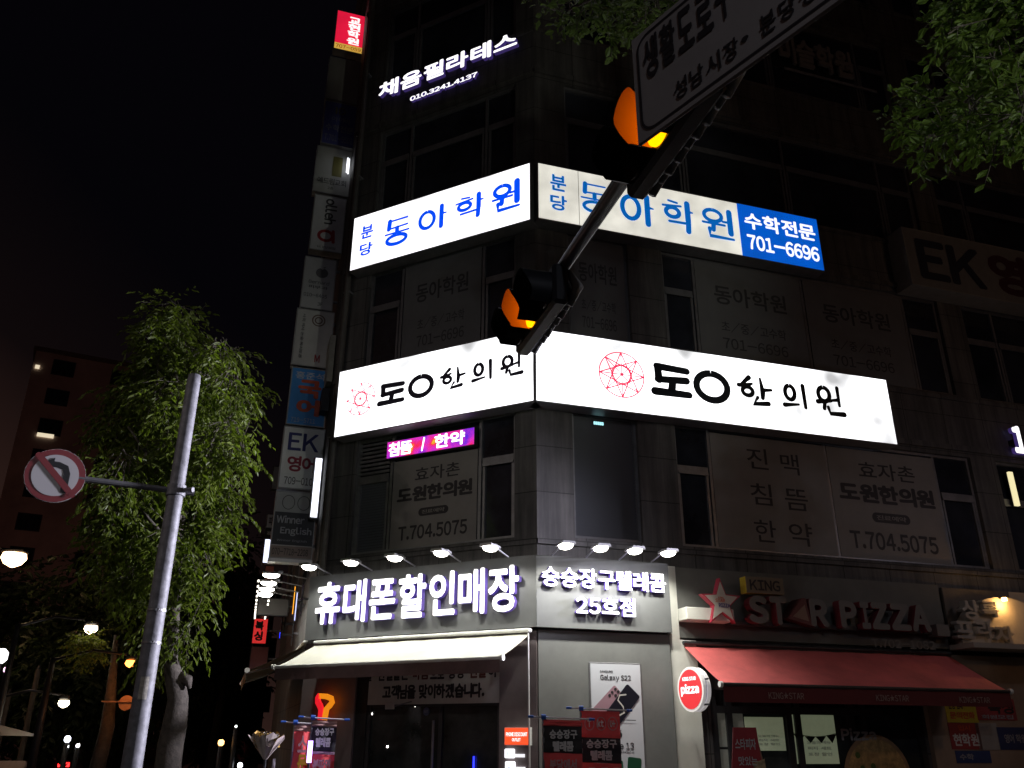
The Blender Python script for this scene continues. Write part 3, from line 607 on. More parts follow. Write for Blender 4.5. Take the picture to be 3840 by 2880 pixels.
MB().box(0, -.02, 0, q[2] - q[0], .0, q[3] - q[1], M('pale_box', (.5, .5, .5), .5), .006).build('case', t); MB().tube([(q[2] - q[0], -.01, .04), (.45, -.008, .1)], .008, alu, 6).build('arm', t)
# neon T emblem on the wall
q = box2('A', .08, (1172, 2702), (1249, 2598)); W, H = q[2] - q[0], q[3] - q[1]
t = on('A', 'neon_emblem', 'glowing red and orange T shaped emblem on the wall beside the entrance', 'neon sign', q[0], q[1], .02)
MB().tube([(W * .5, 0, H * .5), (W * .5, .12, H * .5)], .03, blk, 8).build('bracket', t)
rn, on_ = EM('neon_red', (1, .015, .03), 0.8, sample=False), EM('neon_orange', (1, .3, .01), 0.8, sample=False)
def band(name, pts, wd, mt):
    L = []; R = []; P = [Vector((a * W, b * H)) for a, b in pts]
    for i, p in enumerate(P):
        d = (P[min(i + 1, len(P) - 1)] - P[max(i - 1, 0)]).normalized(); n = Vector((-d.y, d.x)) * wd * W * .5; L.append(p + n); R.append(p - n)
    mb = MB(); n = len(P); vs = [(p.x, -.04, p.y) for p in L + R] + [(p.x, .0, p.y) for p in L + R]
    mb.add(vs, [[i + n, i + n + 1, i + 1, i] for i in range(n - 1)], mt)
    mb.add(vs, [[i, i + 1, i + 1 + 2 * n, i + 2 * n] for i in range(n - 1)] + [[i + n + 1, i + n, i + 3 * n, i + 3 * n + 1] for i in range(n - 1)], mt); mb.build(name, t)
band('red_band', [(.2, .93), (.1, .82), (.12, .68), (.25, .54), (.34, .4), (.34, .02)], .24, rn)
band('orange_band', [(.18, .9), (.55, .88), (.84, .8), (.9, .66), (.78, .54), (.62, .42), (.56, .02)], .22, on_)
# small lit sign boxes at the right of the entrance
q = box2('A', .0, (1888, 2795), (1983, 2727)); t = on('A', 'light_box', 'small orange red light box at the right of the entrance', 'sign', q[0], q[1], -.02)
W, H = q[2] - q[0], q[3] - q[1]; MB().box(0, .004, 0, W, .1, H, white).build('housing', t); MB().box(.01, -.004, .01, W - .01, .003, H - .01, EM('orange_face', (1, .085, .02), 1.1)).build('face', t)
letters(t, [('PHONE DISCOUNT', .03, H * .5, W - .03, H * .72, wl, .03), ('OUTLET', W * .32, H * .22, W * .66, H * .4, wl, .04)], -.007)
for i, (b, c) in enumerate((((1884, 2843), (1918, 2808)), ((1886, 2892), (1920, 2856)))):
    q = box2('A', .0, b, c); W, H = q[2] - q[0], q[3] - q[1]
    t = on('A', 'icon_light', '%s square white lit icon with text bar under the orange light box' % ('upper', 'lower')[i], 'sign', q[0], q[1], -.05, 'lit icons by the entrance')
    MB().box(0, 0, 0, W, .06, H, EM('icon_white', (.95, .95, 1), 1.6), .01).build('icon', t); letters(t, [('U', W * .35, H * .3, W * .65, H * .7, blueB, .02)], -.004)
    MB().box(W * 1.15, .01, H * .1, W * 2.1, .05, H * .45, EM('icon_bar', (.95, .95, 1), 1.0)).build('text_bar', t)
s, z = hit('A', -.15, 1774, 2836); t = on('A', 'blue_neon', 'thin vertical blue neon tube inside the entrance glass', 'neon sign', s, .4, -.17)
MB().tube([(0, 0, 0), (0, 0, z - .4)], .012, EM('neon_blue', (.02, .03, 1), 3), 8).build('tube', t); MB().box(-.02, -.02, -.03, .02, .02, 0, blk).build('base', t)
# phone poster on the grey wall
t = on('B', 'phone_poster', 'tall white smartphone poster on the grey wall right of the corner', 'poster', .81, .9, -.085); W, H = .75, 1.69
MB().box(-.02, 0, -.02, W + .02, .014, H + .02, alu, .006).build('frame', t); MB().box(0, -.004, 0, W, .0, H, M('poster_white', (.55, .57, .62), .4)).build('sheet', t)
lt = MB(); text(lt, 'SAMSUNG', .14, 1.575, .33, 1.605, -.007, ink, .02); text(lt, 'Galaxy S22', .14, 1.46, .6, 1.55, -.007, ink, .01); text(lt, 'iPhone 13', .12, .6, .6, .69, -.007, ink, .012); text(lt, 'Hello Simple', .2, .555, .6, .58, -.007, ink, .005); lt.build('lettering', t)
def slab(name, cx, cz, w_, h_, ang, y, mt):
    pts = []
    for sx, sz, a0 in ((1, 1, 0), (-1, 1, 90), (-1, -1, 180), (1, -1, 270)):
        for k in range(0, 91, 30): pts.append((sx * (w_ / 2 - .025) + .025 * cos(rad(a0 + k)), sz * (h_ / 2 - .025) + .025 * sin(rad(a0 + k))))
    c, s_ = cos(rad(ang)), sin(rad(ang)); return MB().prism([(cx + a * c - b * s_, cz + a * s_ + b * c) for a, b in pts], y, -.003, mt)
mb = slab('p', .25, 1.16, .24, .5, -47, -.007, M('rose_phone', (.32, .19, .23), .4))
for a, b in ((.36, 1.36), (.31, 1.32), (.4, 1.33), (.27, 1.28), (.36, 1.28)): mb.prism([(a + .02 * cos(k * pi / 5), b + .02 * sin(k * pi / 5)) for k in range(10)], -.012, -.006, ink)
mb.build('rose_handset', t)
mb = slab('p', .46, 1.16, .25, .52, -42, -.014, M('phone_black', (.012, .012, .02), .3)); brush(mb, [([(.62, .98), (.3, .95), (.2, .75), (.45, .5), (.5, .25), (.02, .05)], .07)], .33, .98, .62, 1.3, -.016, M('pearl', (.5, .48, .45))); brush(mb, [([(0, .1), (1, 0)], .5)], .45, .965, .64, .985, -.017, ink); mb.build('black_handset', t)
mb = MB(); mb.prism([(.4 + .034 * cos(rad(k)), .78 + .038 * sin(rad(k)) - (.008 if abs(k - 90) < 20 else 0)) for k in range(0, 360, 20)], -.008, -.003, ink); mb.prism([(.4, .823), (.42, .845), (.418, .825)], -.009, -.003, ink); mb.build('emblem', t)
mb = slab('p', .34, .25, .2, .42, 4, -.007, M('green_phone', (.01, .09, .05), .4)); mb.build('green_handset', t); mb = slab('p', .58, .27, .2, .46, -6, -.009, M('green_phone_dark', (.012, .07, .035), .4)); mb.build('green_handset', t)
# street banners
redc = M('red_cloth', (.85, .1, .1), .8, var=.12, scale=4); blackc = M('black_cloth', (.03, .028, .03), .8, var=.2, scale=4); clw = M('cloth_white', (.62, .6, .58), .8); bluec = M('blue_cap', (.03, .12, .5), .5)
def banner(label, px, d, wd, top, secs, az_=None, words=(), tubecol=None):
    p = atdist(px[0], px[1], d); a = math.atan2(p.y, p.x) - pi / 2 if az_ is None else az_
    t = thing('street_banner', label, 'banner', (p.x, p.y, .13), a, 'cloth banners in front of the phone shop'); h = p.z - .13
    MB().tube([(0, .02, 0), (0, .02, h + .03)], .014, alu, 8).build('pole', t)
    MB().box(-.2, -.15, 0, .2, .2, .05, blk, .01).build('base', t)
    MB().tube([(-.14, 0, h + .025), (wd + .1, 0, h)], .009, clw, 6).build('crossbar', t)
    cp = MB()
    for x, zz in ((-.16, h + .026), (wd + .08, h)): cp.tube([(x, 0, zz), (x + .06, 0, zz)], .013, bluec, 8)
    cp.tube([(-.02, 0, h + .023), (.03, 0, h + .022)], .026, bluec, 8); cp.build('end_caps', t)
    z = h
    for (mt, hh) in secs:
        mb = MB(); n, m = 10, 8
        vs = [(wd * i / n, .012 * sin(i * .9 + j * .5) + .008 * sin(j * 1.7), z - hh * j / m - .012 * (i / n)) for i in range(n + 1) for j in range(m + 1)]
        mb.add(vs, [[i * (m + 1) + j, i * (m + 1) + j + 1, (i + 1) * (m + 1) + j + 1, (i + 1) * (m + 1) + j] for i in range(n) for j in range(m)], mt); mb.build('cloth', t, True); z -= hh
    lt = MB()
    for s, a0, b0, a1, b1, mt, bo in words: text(lt, s, a0 * wd, h + b0, a1 * wd, h + b1, -.024, mt, bo)
    if words: lt.build('lettering', t)
    return t, h
yel = M('cloth_yellow', (.6, .34, .02), .8)
banner('black and red cloth banner with blue crossbar caps, nearer the entrance', (2037, 2697), 9.6, .4, 0, [(redc, .06), (blackc, .26), (redc, 1.1)], None, [('승승장구', .16, -.19, .88, -.1, clw, .04), ('텔레콤', .24, -.31, .78, -.21, clw, .05), ('분당에서', .15, -.49, .85, -.38, M('cloth_pink', (.55, .3, .3), .8), .04), ('가장', .15, -.67, .7, -.53, yel, .06)])
t, h = banner('red cloth banner with three white emblems and white triangles, against the phone poster', (2178, 2664), 10.0, .42, 0, [(redc, .27), (blackc, .25), (redc, 1.1)], None, [('T', .16, -.17, .26, -.1, clw, .04), ('kt', .42, -.17, .58, -.09, clw, .05), ('U+', .74, -.17, .88, -.1, clw, .05), ('승승장구', .12, -.38, .9, -.29, clw, .04), ('텔레콤', .22, -.5, .78, -.4, clw, .05)])
mb = MB()
for k in range(3): mb.prism([(.07 + k * .13, h - .57), (.105 + k * .13, h - .66), (.14 + k * .13, h - .57)][::-1], -.026, -.022, clw)
for k in range(3): brush(mb, [(ring(.5, .5, .5, .5), .08)], .04 + k * .125, h - .2, .14 + k * .125, h - .07, -.025, M('cloth_pink', (.55, .3, .3), .8))
mb.build('printed_shapes', t)
banner('narrow red cloth banner with yellow marks at the left of the entrance', (1106, 2716), 10.9, .21, 0, [(M('cloth_tan', (.4, .24, .2), .8), .07), (redc, 1.4)], None, [('소', .25, -.3, .75, -.12, M('cloth_pink', (.55, .3, .3), .8), .03), ('문', .3, -.5, .85, -.32, yel, .05), ('조', .2, -.8, .8, -.6, M('cloth_pink', (.55, .3, .3), .8), .03), ('건', .25, -.98, .8, -.82, yel, .05)])
banner('black over red cloth banner under the glowing T emblem', (1172, 2698), 10.7, .28, 0, [(M('cloth_tan', (.4, .24, .2), .8), .07), (blackc, .26), (M('cloth_white_trim', (.5, .35, .38), .8), .03), (redc, 1.2)], None, [('승승장구', .15, -.17, .9, -.09, clw, .04), ('텔레콤', .2, -.29, .8, -.19, clw, .05), ('분따면', .15, -.53, .85, -.41, M('cloth_pink', (.55, .3, .3), .8), .06), ('키며', .22, -.68, .8, -.56, M('cloth_pink', (.55, .3, .3), .8), .06)])
p = atdist(1158, 2860, 10.5); p2 = atdist(1160, 2778, 10.5)
t = thing('purple_neon', 'short upright violet neon tube between the left banners', 'neon sign', (p.x, p.y, .13)); MB().tube([(0, 0, p.z - .13), (0, 0, p2.z - .13)], .026, EM('neon_violet', (.5, .3, 1), 5), 10).build('tube', t); MB().tube([(0, 0, 0), (0, 0, p.z - .13)], .012, blk, 8).build('stem', t)
# wrapped bouquet on a stand
p = atdist(1000, 2790, 10.8); t = thing('flower_stand', 'cellophane wrapped cream flower arrangement on a dark stand left of the shop', 'flowers', (p.x, p.y, .13)); h = p.z - .13
MB().tube([(0, 0, 0), (0, 0, h - .12)], [.03, .015], blk, 8).build('stand', t)
mb = MB(); cell = M('cellophane_paper', (.5, .44, .4), .4, var=.15)
for k in range(9):
    a = k * 2 * pi / 9; b = a + .85; r1 = .17 + .03 * sin(k * 5); z1 = h + .07 + .05 * sin(k * 3.1)
    mb.add([(.02 * cos(a), .02 * sin(a), h - .16), (.02 * cos(b), .02 * sin(b), h - .16), (r1 * cos(b), r1 * sin(b), z1), (r1 * 1.1 * cos((a + b) / 2), r1 * 1.1 * sin((a + b) / 2), z1 + .04), (r1 * cos(a), r1 * sin(a), z1)], [[0, 1, 2, 3, 4]], cell)
mb.build('wrapping', t)
mb = MB(); rnd = random.Random(3)
for k in range(60):
    c = Vector((rnd.uniform(-.12, .12), rnd.uniform(-.12, .12), h + rnd.uniform(-.02, .1)))
    d = Vector((rnd.uniform(-1, 1), rnd.uniform(-1, 1), rnd.uniform(.2, 1))).normalized(); a = d.orthogonal().normalized(); b = d.cross(a)
    mt = M('petal_yellow', (.45, .28, .05), .7) if k % 3 else M('petal_cream', (.55, .48, .4), .7)
    mb.add([c] + [c + (a * cos(q * pi / 3) + b * sin(q * pi / 3)) * .042 + d * .016 for q in range(6)], [[0, q + 1, (q + 1) % 6 + 1] for q in range(6)], mt)
mb.build('blossoms', t)
mb = MB()
for k in range(5): mb.add([(.1 + .05 * k / 5, -.05, h - .15 - .12 * k), (.13 + .05 * k / 5, -.04, h - .15 - .12 * k), (.14 + .03 * k / 5, -.07, h - .3 - .12 * k), (.1 + .03 * k / 5, -.07, h - .3 - .12 * k)], [[0, 1, 2, 3]], M('ribbon', (.45, .4, .42), .5))
mb.build('ribbon', t)

# ================================================================ PIZZA SHOP
pw_ = M('pizza_wall', (.62, .62, .56), .7, var=.12, scale=2, bump=.1)
t = on('B', 'pizza_fascia', 'dark painted pizza shop fascia with a pale end post and beam', 'sign', 2.09, 0, -.2)
MB().box(.0, -.0, 3.0, 5.05, .098, 4.02, M('pizza_board', (.13, .13, .12), .7, var=.15, scale=2)).build('board', t)
MB().box(0, -.06, .13, .16, .097, 4.02, pw_).build('end_post', t)
MB().box(.165, -.3, 3.22, .95, -.004, 3.4, pw_, .01).build('beam', t); MB().box(.96, -.16, 3.2, 5.1, -.004, 3.26, M('dark_ledge', (.06, .06, .06), .6)).build('ledge', t)
MB().box(.16, -.06, .13, .42, .09, 2.96, pw_).build('end_wall', t)
# star
t_ = (2.633, 0)
q = hit('B', .15, 2706, 2254); R_ = (hit('B', .15, 2779, 2232)[0] - hit('B', .15, 2633, 2222)[0]) / 2 / .951
t = on('B', 'star_sign', 'red rimmed white star sign on the pale beam of the pizza shop', 'sign', q[0], q[1] - .02, .15)
def star(r, k=.42): return [((r if i % 2 == 0 else r * k) * cos(rad(90 + i * 36)), (r if i % 2 == 0 else r * k) * sin(rad(90 + i * 36)) * 1.05) for i in range(10)]
MB().prism(star(R_), 0, .1, M('star_red', (.42, .03, .06), .5)).build('rim', t); MB().prism(star(R_ * .84, .44), -.006, 0, M('star_face', (.5, .46, .4), .5)).build('face', t)
MB().box(-.03, .1, -.2, .03, .3, -.14, alu).build('bracket', t)
letters(t, [('KING', -.06, .055, .03, .08, og, .02), ('STAR', -.11, .0, .05, .05, og, .03), ('PIZZA', -.06, -.07, .13, -.015, M('navy_letters', (.03, .035, .17)), .03)], -.012)
mb = MB()
q = box2('B', .1, (2800, 2217), (2935, 2180)); t = on('B', 'king_plate', 'small yellow sided plate lettered KING above the pizza letters', 'sign', q[0], q[1] - .02, .1); W, H = q[2] - q[0], q[3] - q[1] + .06
MB().box(0, .003, 0, W, .16, H, M('plate_yellow', (.5, .36, .03), .5)).build('plate', t); MB().box(.0, -.002, 0, W, .002, H, M('plate_face', (.16, .14, .1), .5)).build('face', t); letters(t, [('KING', .06, .04, W - .06, H - .04, ink, .03)])
zz0 = hit('B', .1, 2830, 2338)[1]; zz1 = hit('B', .1, 2830, 2232)[1]
q = box2('B', .1, (2806, 2335), (3500, 2262)); t = on('B', 'pizza_letters', 'row of big pale letters with a slice for the A, on the pizza fascia', 'sign', q[0], zz0, .1); W = q[2] - q[0]; H = zz1 - zz0
pl_ = M('pizza_letter_face', (.16, .155, .145), .6); ps = M('pizza_letter_side', (.16, .025, .035), .5)
x1 = hit('B', .1, 2800, 2300)[0]
def L(s, pa, pb):
    a = hit('B', .1, pa, 2300)[0] - q[0]; b = hit('B', .1, pb, 2300)[0] - q[0]; text(mb := MB(), s, a, 0, b, H, 0, pl_, .06, .15, ps); mb.build('letter', t)
for s, a, b in (('S', 2808, 2884), ('T', 2890, 2955), ('R', 3038, 3106), ('P', 3150, 3214), ('I', 3228, 3260), ('Z', 3266, 3330), ('Z', 3338, 3410), ('A', 3414, 3484)): L(s, a, b)
a = hit('B', .1, 2955, 2300)[0] - q[0]; b = hit('B', .1, 3040, 2300)[0] - q[0]
MB().prism([(a, .1), (b, 0), (b - .06, H), (b - .12, H)], -.0, .28, M('slice_red', (.13, .035, .035), .6)).prism([(a + .08, .13), (b - .05, .07), (b - .09, H - .1)], -.006, 0, M('slice_tan', (.25, .16, .12), .6)).build('pizza_slice', t)
MB().box(W, .02, -.05, W + .24, .25, .13, pl_).build('end_block', t); letters(t, [('T.702-1082', 2.2, -.26, 3.4, -.13, M('faint_print', (.17, .165, .15)), .02)], .08)
# round blade sign
c = hit('B', .35, 2600, 2585); t = thing('round_sign', 'round red pizza sign with white lettering on the shop post', 'sign', at('B', c[0], c[1], .35), rotz('B') - rad(90 - 8))
dc = MB().tube([(0, -.05, 0), (0, .0, 0)], .29, M('sign_white', (.8, .78, .76), .4, em=(1, .95, .95), es=.25), 40); dc.build('rim', t)
MB().tube([(0, .03, 0), (0, .08, 0)], .285, M('sign_white', (.8, .78, .76)), 40).build('back_rim', t); MB().tube([(0, .0, 0), (0, .03, 0)], .26, M('sign_blue', (.04, .04, .4), .5), 40).build('core', t)
MB().tube([(0, -.056, 0), (0, -.05, 0)], .255, EM('sign_red', (.75, .015, .025), .62), 40).build('face', t)
letters(t, [('pizza', -.2, -.09, .2, .07, wl, .05), ('KING STAR', -.15, .11, .15, .16, wl, .03)], -.06)
MB().tube([(0, .015, -.2), (.32, .015, -.2)], .012, dkalu, 8).tube([(0, .015, .12), (.32, .015, .12)], .012, dkalu, 8).build('bracket', t)
# pizza shop windows, posters
fr = MB()
for x in (2.75, 3.0, 4.0, 4.15, 5.1, 5.3, 6.35): fr.box(x, .1, .13, x + .1, .2, 2.3, dkalu)
fr.box(2.75, .098, 1.98, 6.45, .202, 2.08, dkalu); o = fr.build('shopfront', bld); o.location = at('B', 0, 0, -.2) - BL0; o.rotation_euler = (0, 0, rotz('B'))
MB().add([(2.8, .17, .13), (6.4, .17, .13), (6.4, .17, 2.3), (2.8, .17, 2.3)], [[0, 1, 2, 3]], M('shop_glass', (.011, .013, .013))).build('pane', o)
pap = M('glowing_paper', (.45, .48, .38), .8, em=(.5, .58, .36), es=.15, var=.1)  # greenish window light put into the paper's colour and glow
for i, (b, c, lab) in enumerate((((2802, 2815), (2935, 2690), 'pale greenish paper poster with faint lines in the left pizza window'), ((2985, 2865), (3125, 2682), 'pale greenish paper poster behind dark bunting in the pizza window'))):
    q = box2('B', -.34, b, c); t = on('B', 'window_poster', lab, 'poster', q[0], q[1], -.34, 'posters in the pizza window'); W, H = q[2] - q[0], q[3] - q[1]
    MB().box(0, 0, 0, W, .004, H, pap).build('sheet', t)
    lt = MB()
    for k in range(3): text(lt, ('오늘의 메뉴', '피자 세트', '포장 할인')[k], W * .3, H * (.4 - .12 * k), W * .85, H * (.47 - .12 * k), -.004, gi, .01)
    lt.build('lettering', t)
    if i: 
        mb = MB()
        for k in range(4): mb.prism([(W * (.0 + .25 * k), H * .62 - .05 * sin(pi * (k + .2) / 4)), (W * (.12 + .25 * k), H * .42), (W * (.24 + .25 * k), H * .62 - .05 * sin(pi * (k + .8) / 4))], -.03, -.026, blk)
        b_ = on('B', 'bunting', 'string of dark triangular flags hung across the pizza window poster', 'bunting', q[0], q[1], -.345); mb.build('flags', b_)
        MB().tube([(W * k / 8, -.028, H * .625 - .05 * sin(pi * k / 8)) for k in range(9)], .004, blk, 5).build('cord', b_)
q = box2('B', -.34, (2706, 2890), (2784, 2672)); t = on('B', 'window_film', 'plain grey frosted film in the left pane of the pizza window', 'window sign', q[0], q[1], -.34); MB().box(0, 0, 0, q[2] - q[0], .004, q[3] - q[1], M('frosted', (.3, .31, .28), .6, em=(.5, .52, .42), es=.035, var=.2)).build('sheet', t); MB().box(0, -.002, (q[3] - q[1]) * .36, q[2] - q[0], .0, (q[3] - q[1]) * .4, blk).build('stripe', t)  # added film: pale window light put in as its glow
# A-frame standing sign
p = atdist(2800, 2880, 9.3); t = thing('standing_sign', 'tapered red standing sign with white lettering before the pizza window', 'sign', (p.x, p.y, .13), rotz('B') - .35); hz = atdist(2800, 2728, 9.3).z - .13
MB().prism([(-.3, 0), (.22, 0), (.12, hz), (-.1, hz)], -.04, 0, M('aframe_red', (.42, .03, .035), .6, var=.15)).build('front_board', t)
MB().add([(.22, -.0, 0), (.5, .45, 0), (.14, .12, hz), (.12, 0, hz)], [[0, 1, 2, 3]], M('aframe_side', (.3, .16, .12), .7, var=.2)).build('side_board', t)
letters(t, [('스타피자', -.1, hz - .2, .1, hz - .1, clw, .02), ('맛있는', -.08, hz - .34, .1, hz - .26, clw, .02), ('포장', -.2, hz - .6, -.1, hz - .4, clw, .02)], -.046)
mb = MB(); rnd = random.Random(5)
mb.prism([(.02, hz - 1.2), (.2, hz - 1.2), (.17, hz - .28), (.06, hz - .32)], -.046, -.04, M('food_photo', (.5, .36, .2), .7, var=.6, scale=25)); mb.build('food_picture', t)
# pizza picture on the dark window
q = box2('B', -.27, (3170, 2890), (3405, 2795)); t = on('B', 'pizza_decal', 'round pizza picture with a small white word stuck on the dark shop window', 'sticker', (q[0] + q[2]) / 2, q[1] - .1, -.3)
r_ = (q[2] - q[0]) / 2; MB().tube([(0, -.004, 0), (0, .002, 0)], r_, M('pizza_crust', (.38, .24, .13), .8, var=.2), 36).build('crust', t)
MB().tube([(0, -.008, 0), (0, -.004, 0)], r_ * .9, M('pizza_top', (.5, .33, .14), .8, var=.5, scale=9), 36).build('topping', t)
mb = MB(); rnd = random.Random(2)
for k in range(16):
    a, q_ = rnd.uniform(0, 6.28), r_ * .8 * rnd.random() ** .5; mb.add([(q_ * cos(a) + .045 * cos(j * pi / 6), -.011 - k * .0003, q_ * sin(a) + .045 * sin(j * pi / 6)) for j in range(12)], [list(range(12))], M('pepperoni', (.34, .05, .03), .6) if k % 3 else M('green_topping', (.1, .16, .04), .6))
mb.build('toppings', t)
letters(t, [('Pizza', -r_ * .95, r_ * .85, r_ * .1, r_ * 1.15, M('decal_white', (.35, .35, .36)), .04)], -.006)
# notices on the wall right of the pizza shop
tan = M('tan_wall', (.3, .22, .16), .8, var=.2, scale=2)
t = on('B', 'notice_wall', 'tan wall panel carrying notices at the right of the pizza shop', 'wall', 6.5, .13, -.2); MB().box(0, 0, 0, 4, .09, 2.78, tan).build('panel', t)
for lab, b, c, colr, rows in (('yellow notice with brown print, top left of the notice wall', (3555, 2709), (3655, 2621), (.5, .42, .03), [('분양 임대', .1, .55, .55, .9, ink), ('문의전화', .1, .15, .9, .45, og)]),
    ('red notice with big dark characters under the red awning end', (3668, 2700), (3800, 2622), (.3, .04, .045), [('복싱', .3, .3, .95, .9, ink), ('회원모집', .1, .05, .9, .25, gi)]),
    ('red notice with three upright white words below the yellow notice', (3572, 2810), (3668, 2712), (.3, .04, .04), [('현학원', .08, .12, .92, .6, clw), ('입시', .3, .7, .7, .92, og)]),
    ('dark blue notice near the bottom of the notice wall', (3590, 2862), (3712, 2815), (.03, .05, .15), [('수학', .1, .25, .5, .75, gi)]),
    ('small navy notice at the right of the notice wall', (3752, 2812), (3850, 2728), (.03, .04, .12), [('영어 학원', .2, .3, .9, .7, gi)]),
    ('plain grey paper notice beside the red ones', (3674, 2812), (3735, 2712), (.32, .3, .28), [('안내', .2, .75, .6, .9, gi)])):
    q = box2('B', -.19, b, c); W, H = q[2] - q[0], q[3] - q[1]
    t = on('B', 'notice', lab, 'notice', q[0], q[1], -.192, 'notices on the tan wall'); MB().box(0, 0, 0, W, .006, H, M('notice_%d' % int(colr[0] * 100 + colr[1] * 1000 + colr[2] * 7000), colr, .6, var=.12, scale=5)).build('sheet', t)
    letters(t, [(s, a * W, b_ * H, c_ * W, d * H, mt, .03) for s, a, b_, c_, d, mt in rows], -.003)
# plaza entrance: chrome letters over an arched canopy, warm lamp
warmw = M('plaza_lit', (.45, .36, .26), .7, var=.15, scale=2)
t = on('B', 'plaza_canopy', 'curved pale canopy over the plaza entrance at the right edge', 'canopy', 7.2, 2.98, -.2)
MB().box(-.05, -.5, 0, 3, .0, .08, M('canopy_edge', (.35, .32, .28), .5)).build('edge', t)
MB().box(0, -.02, .08, 1.4, .04, 1.0, M('plaza_shaded', (.12, .1, .085), .7, var=.2)).build('back_wall', t); MB().box(1.402, -.02, .08, 3, .04, 1.0, warmw).build('back_wall', t)  # one back wall; the lamp's reach painted as dark and warm parts
arc = [(1.05 + 1.0 * cos(rad(k)), .09 + .78 * sin(rad(k))) for k in range(0, 181, 10)]; MB().prism(arc, -.2, -.03, M('arch_face', (.5, .45, .38), .5, var=.1)).build('arch', t)
chrome = M('chrome', (.62, .6, .57), .32, .6)
q0 = (7.2, 2.98)
t2 = on('B', 'plaza_letters', 'chrome letters in two rows on the curved canopy', 'sign', 7.2, 2.98, .03)
for s, b, c in (('상', (3617, 2321), (3668, 2251)), ('록', (3690, 2312), (3741, 2257)), ('프', (3594, 2392), (3650, 2331)), ('라', (3673, 2390), (3722, 2331)), ('자', (3740, 2412), (3800, 2348))):
    q = box2('B', .1, b, c); text(mb := MB(), s, q[0] - 7.2, q[1] - 2.98, q[2] - 7.2, q[3] - 2.98, -.06, chrome, .03, .12); mb.build('letter', t2)
s, z = hit('B', .2, 3786, 2250); t = on('B', 'canopy_lamp', 'tiny warm lit downlight above the plaza canopy', 'lamp', s, z, .1)
MB().tube([(0, 0, .0), (0, .0, .05)], .04, EM('warm_bulb', (1, .55, .15), 20), 12).build('bulb', t); MB().tube([(0, 0, .05), (0, .28, .08)], .015, blk, 8).build('arm', t)
ld = bpy.data.lights.new('lamp_light', 'POINT'); ld.energy = 6.5; ld.color = (1, .52, .16); ld.shadow_soft_size = .05; lo = bpy.data.objects.new('lamp_light', ld); col.objects.link(lo); lo.parent = t; lo.location = (0, -.02, -.06)
# second academy sign high at the right, unlit; lit numeral and lit strip at the right edge
t, W, H = lightbox('B', 'academy_box_sign', 'unlit grey box sign with big navy capitals and a red character at the right edge', 7.58, 9.64, 12.6, 10.93, .42, M('ek_face', (.17, .165, .16), .6, var=.1), M('ek_side', (.22, .21, .19), .6, var=.15), off=.12)
letters(t, [('EK', .25, .18, 1.85, 1.08, M('dark_navy', (.02, .022, .035)), .035), ('영', 2.0, .16, 3.0, 1.12, M('dark_crimson', (.06, .015, .02)), .05), ('어', 3.2, .16, 4.1, 1.12, M('dark_crimson', (.06, .015, .02)), .05)])
q = box2('B', -.1, (3810, 1698), (3842, 1602)); t = on('B', 'lit_numeral', 'white lit numeral cut by the right edge of view', 'sign', q[0], q[1], -.1); text(mb := MB(), '1', 0, 0, .32, q[3] - q[1], 0, chan, .05, .08, vio); mb.build('letter', t); MB().box(.1, .08, .2, .2, .2, .3, blk).build('bracket', t)
q = box2('B', -.25, (3812, 1895), (3842, 1775)); t = on('B', 'light_strip', 'pale yellow lit strip at the window by the right edge', 'lamp', q[0], q[1], -.25); MB().box(0, 0, 0, .09, .05, q[3] - q[1], EM('strip_yellow', (.9, .8, .45), 1.0)).build('tube', t); MB().box(-.01, .05, 0, .1, .08, q[3] - q[1], blk).build('backing', t)
q = box2('B', -.36, (2228, 1590), (2266, 1574)); t = on('B', 'status_light', 'tiny row of cyan lit segments in the shuttered window', 'indicator', q[0], q[1], -.37); mb = MB()
for k in range(5): mb.box(.035 * k, 0, 0, .035 * k + .028, .01, .05, EM('cyan_led', (.4, .8, .85), 1.2))
mb.build('segments', t); MB().box(-.01, .01, -.01, .18, .02, .06, blk).build('housing', t)
# faded letters high on the right part of the street face
q = box2('B', -.22, (2925, 190), (3170, 110)); t = on('B', 'upper_letters', 'faint unlit letters high on the right street face beside the road sign', 'sign', q[0], q[1] - .25, -.22); text(mb := MB(), '미술학원', 0, 0, q[2] - q[0], .75, 0, M('faded_letters', (.22, .2, .19)), .03, .06); mb.build('lettering', t)
MB().box(.1, .06, -.16, q[2] - q[0] + .6, .078, -.1, steel).build('rail', t)

# ================================================================ SIDE STREET SIGNS (further along the side wall)
def kbox(t_, label, tl, br, facem, rows=(), name='blade_sign', group='signs further up the side street', cat='sign', depth=.15):
    pl = kplane(t_); a = hit(pl, 0, tl[0], br[1]); b = hit(pl, 0, br[0], tl[1])
    t, W, H = lightbox(pl, name, label, a[0], a[1], b[0], b[1], depth, facem, blk, rim=.015, group=group)
    MB().box(W, .05, H * .5, W + .35, .08, H * .5 + .04, steel).build('bracket', t)
    if rows: letters(t, [(s, x0 * W, z0 * H, x1 * W, z1 * H, mt, bo) for s, x0, z0, x1, z1, mt, bo in rows])
    return t
kbox(3.4, 'pale teal edged sign peeping out behind the EK blade sign', (1015, 1750), (1060, 1835), pg('teal_grey', (.2, .2, .22)))
kbox(3.2, 'white sign with a black character peeping out left of the rings blade sign', (996, 1928), (1028, 1980), pg('white_dull', (.42, .43, .46)), [('파', .35, .2, .95, .8, ink, .03)])
kbox(3.3, 'black sign with tiny white print above the white glowing sign', (990, 1982), (1024, 2018), blackc, [('과외', .3, .3, .8, .7, clw, .02)])
kbox(3.1, 'bluish white glowing blank blade sign at the left of the stack foot', (982, 2022), (1036, 2112), EM('cool_white', (.75, .8, 1), 1.8))
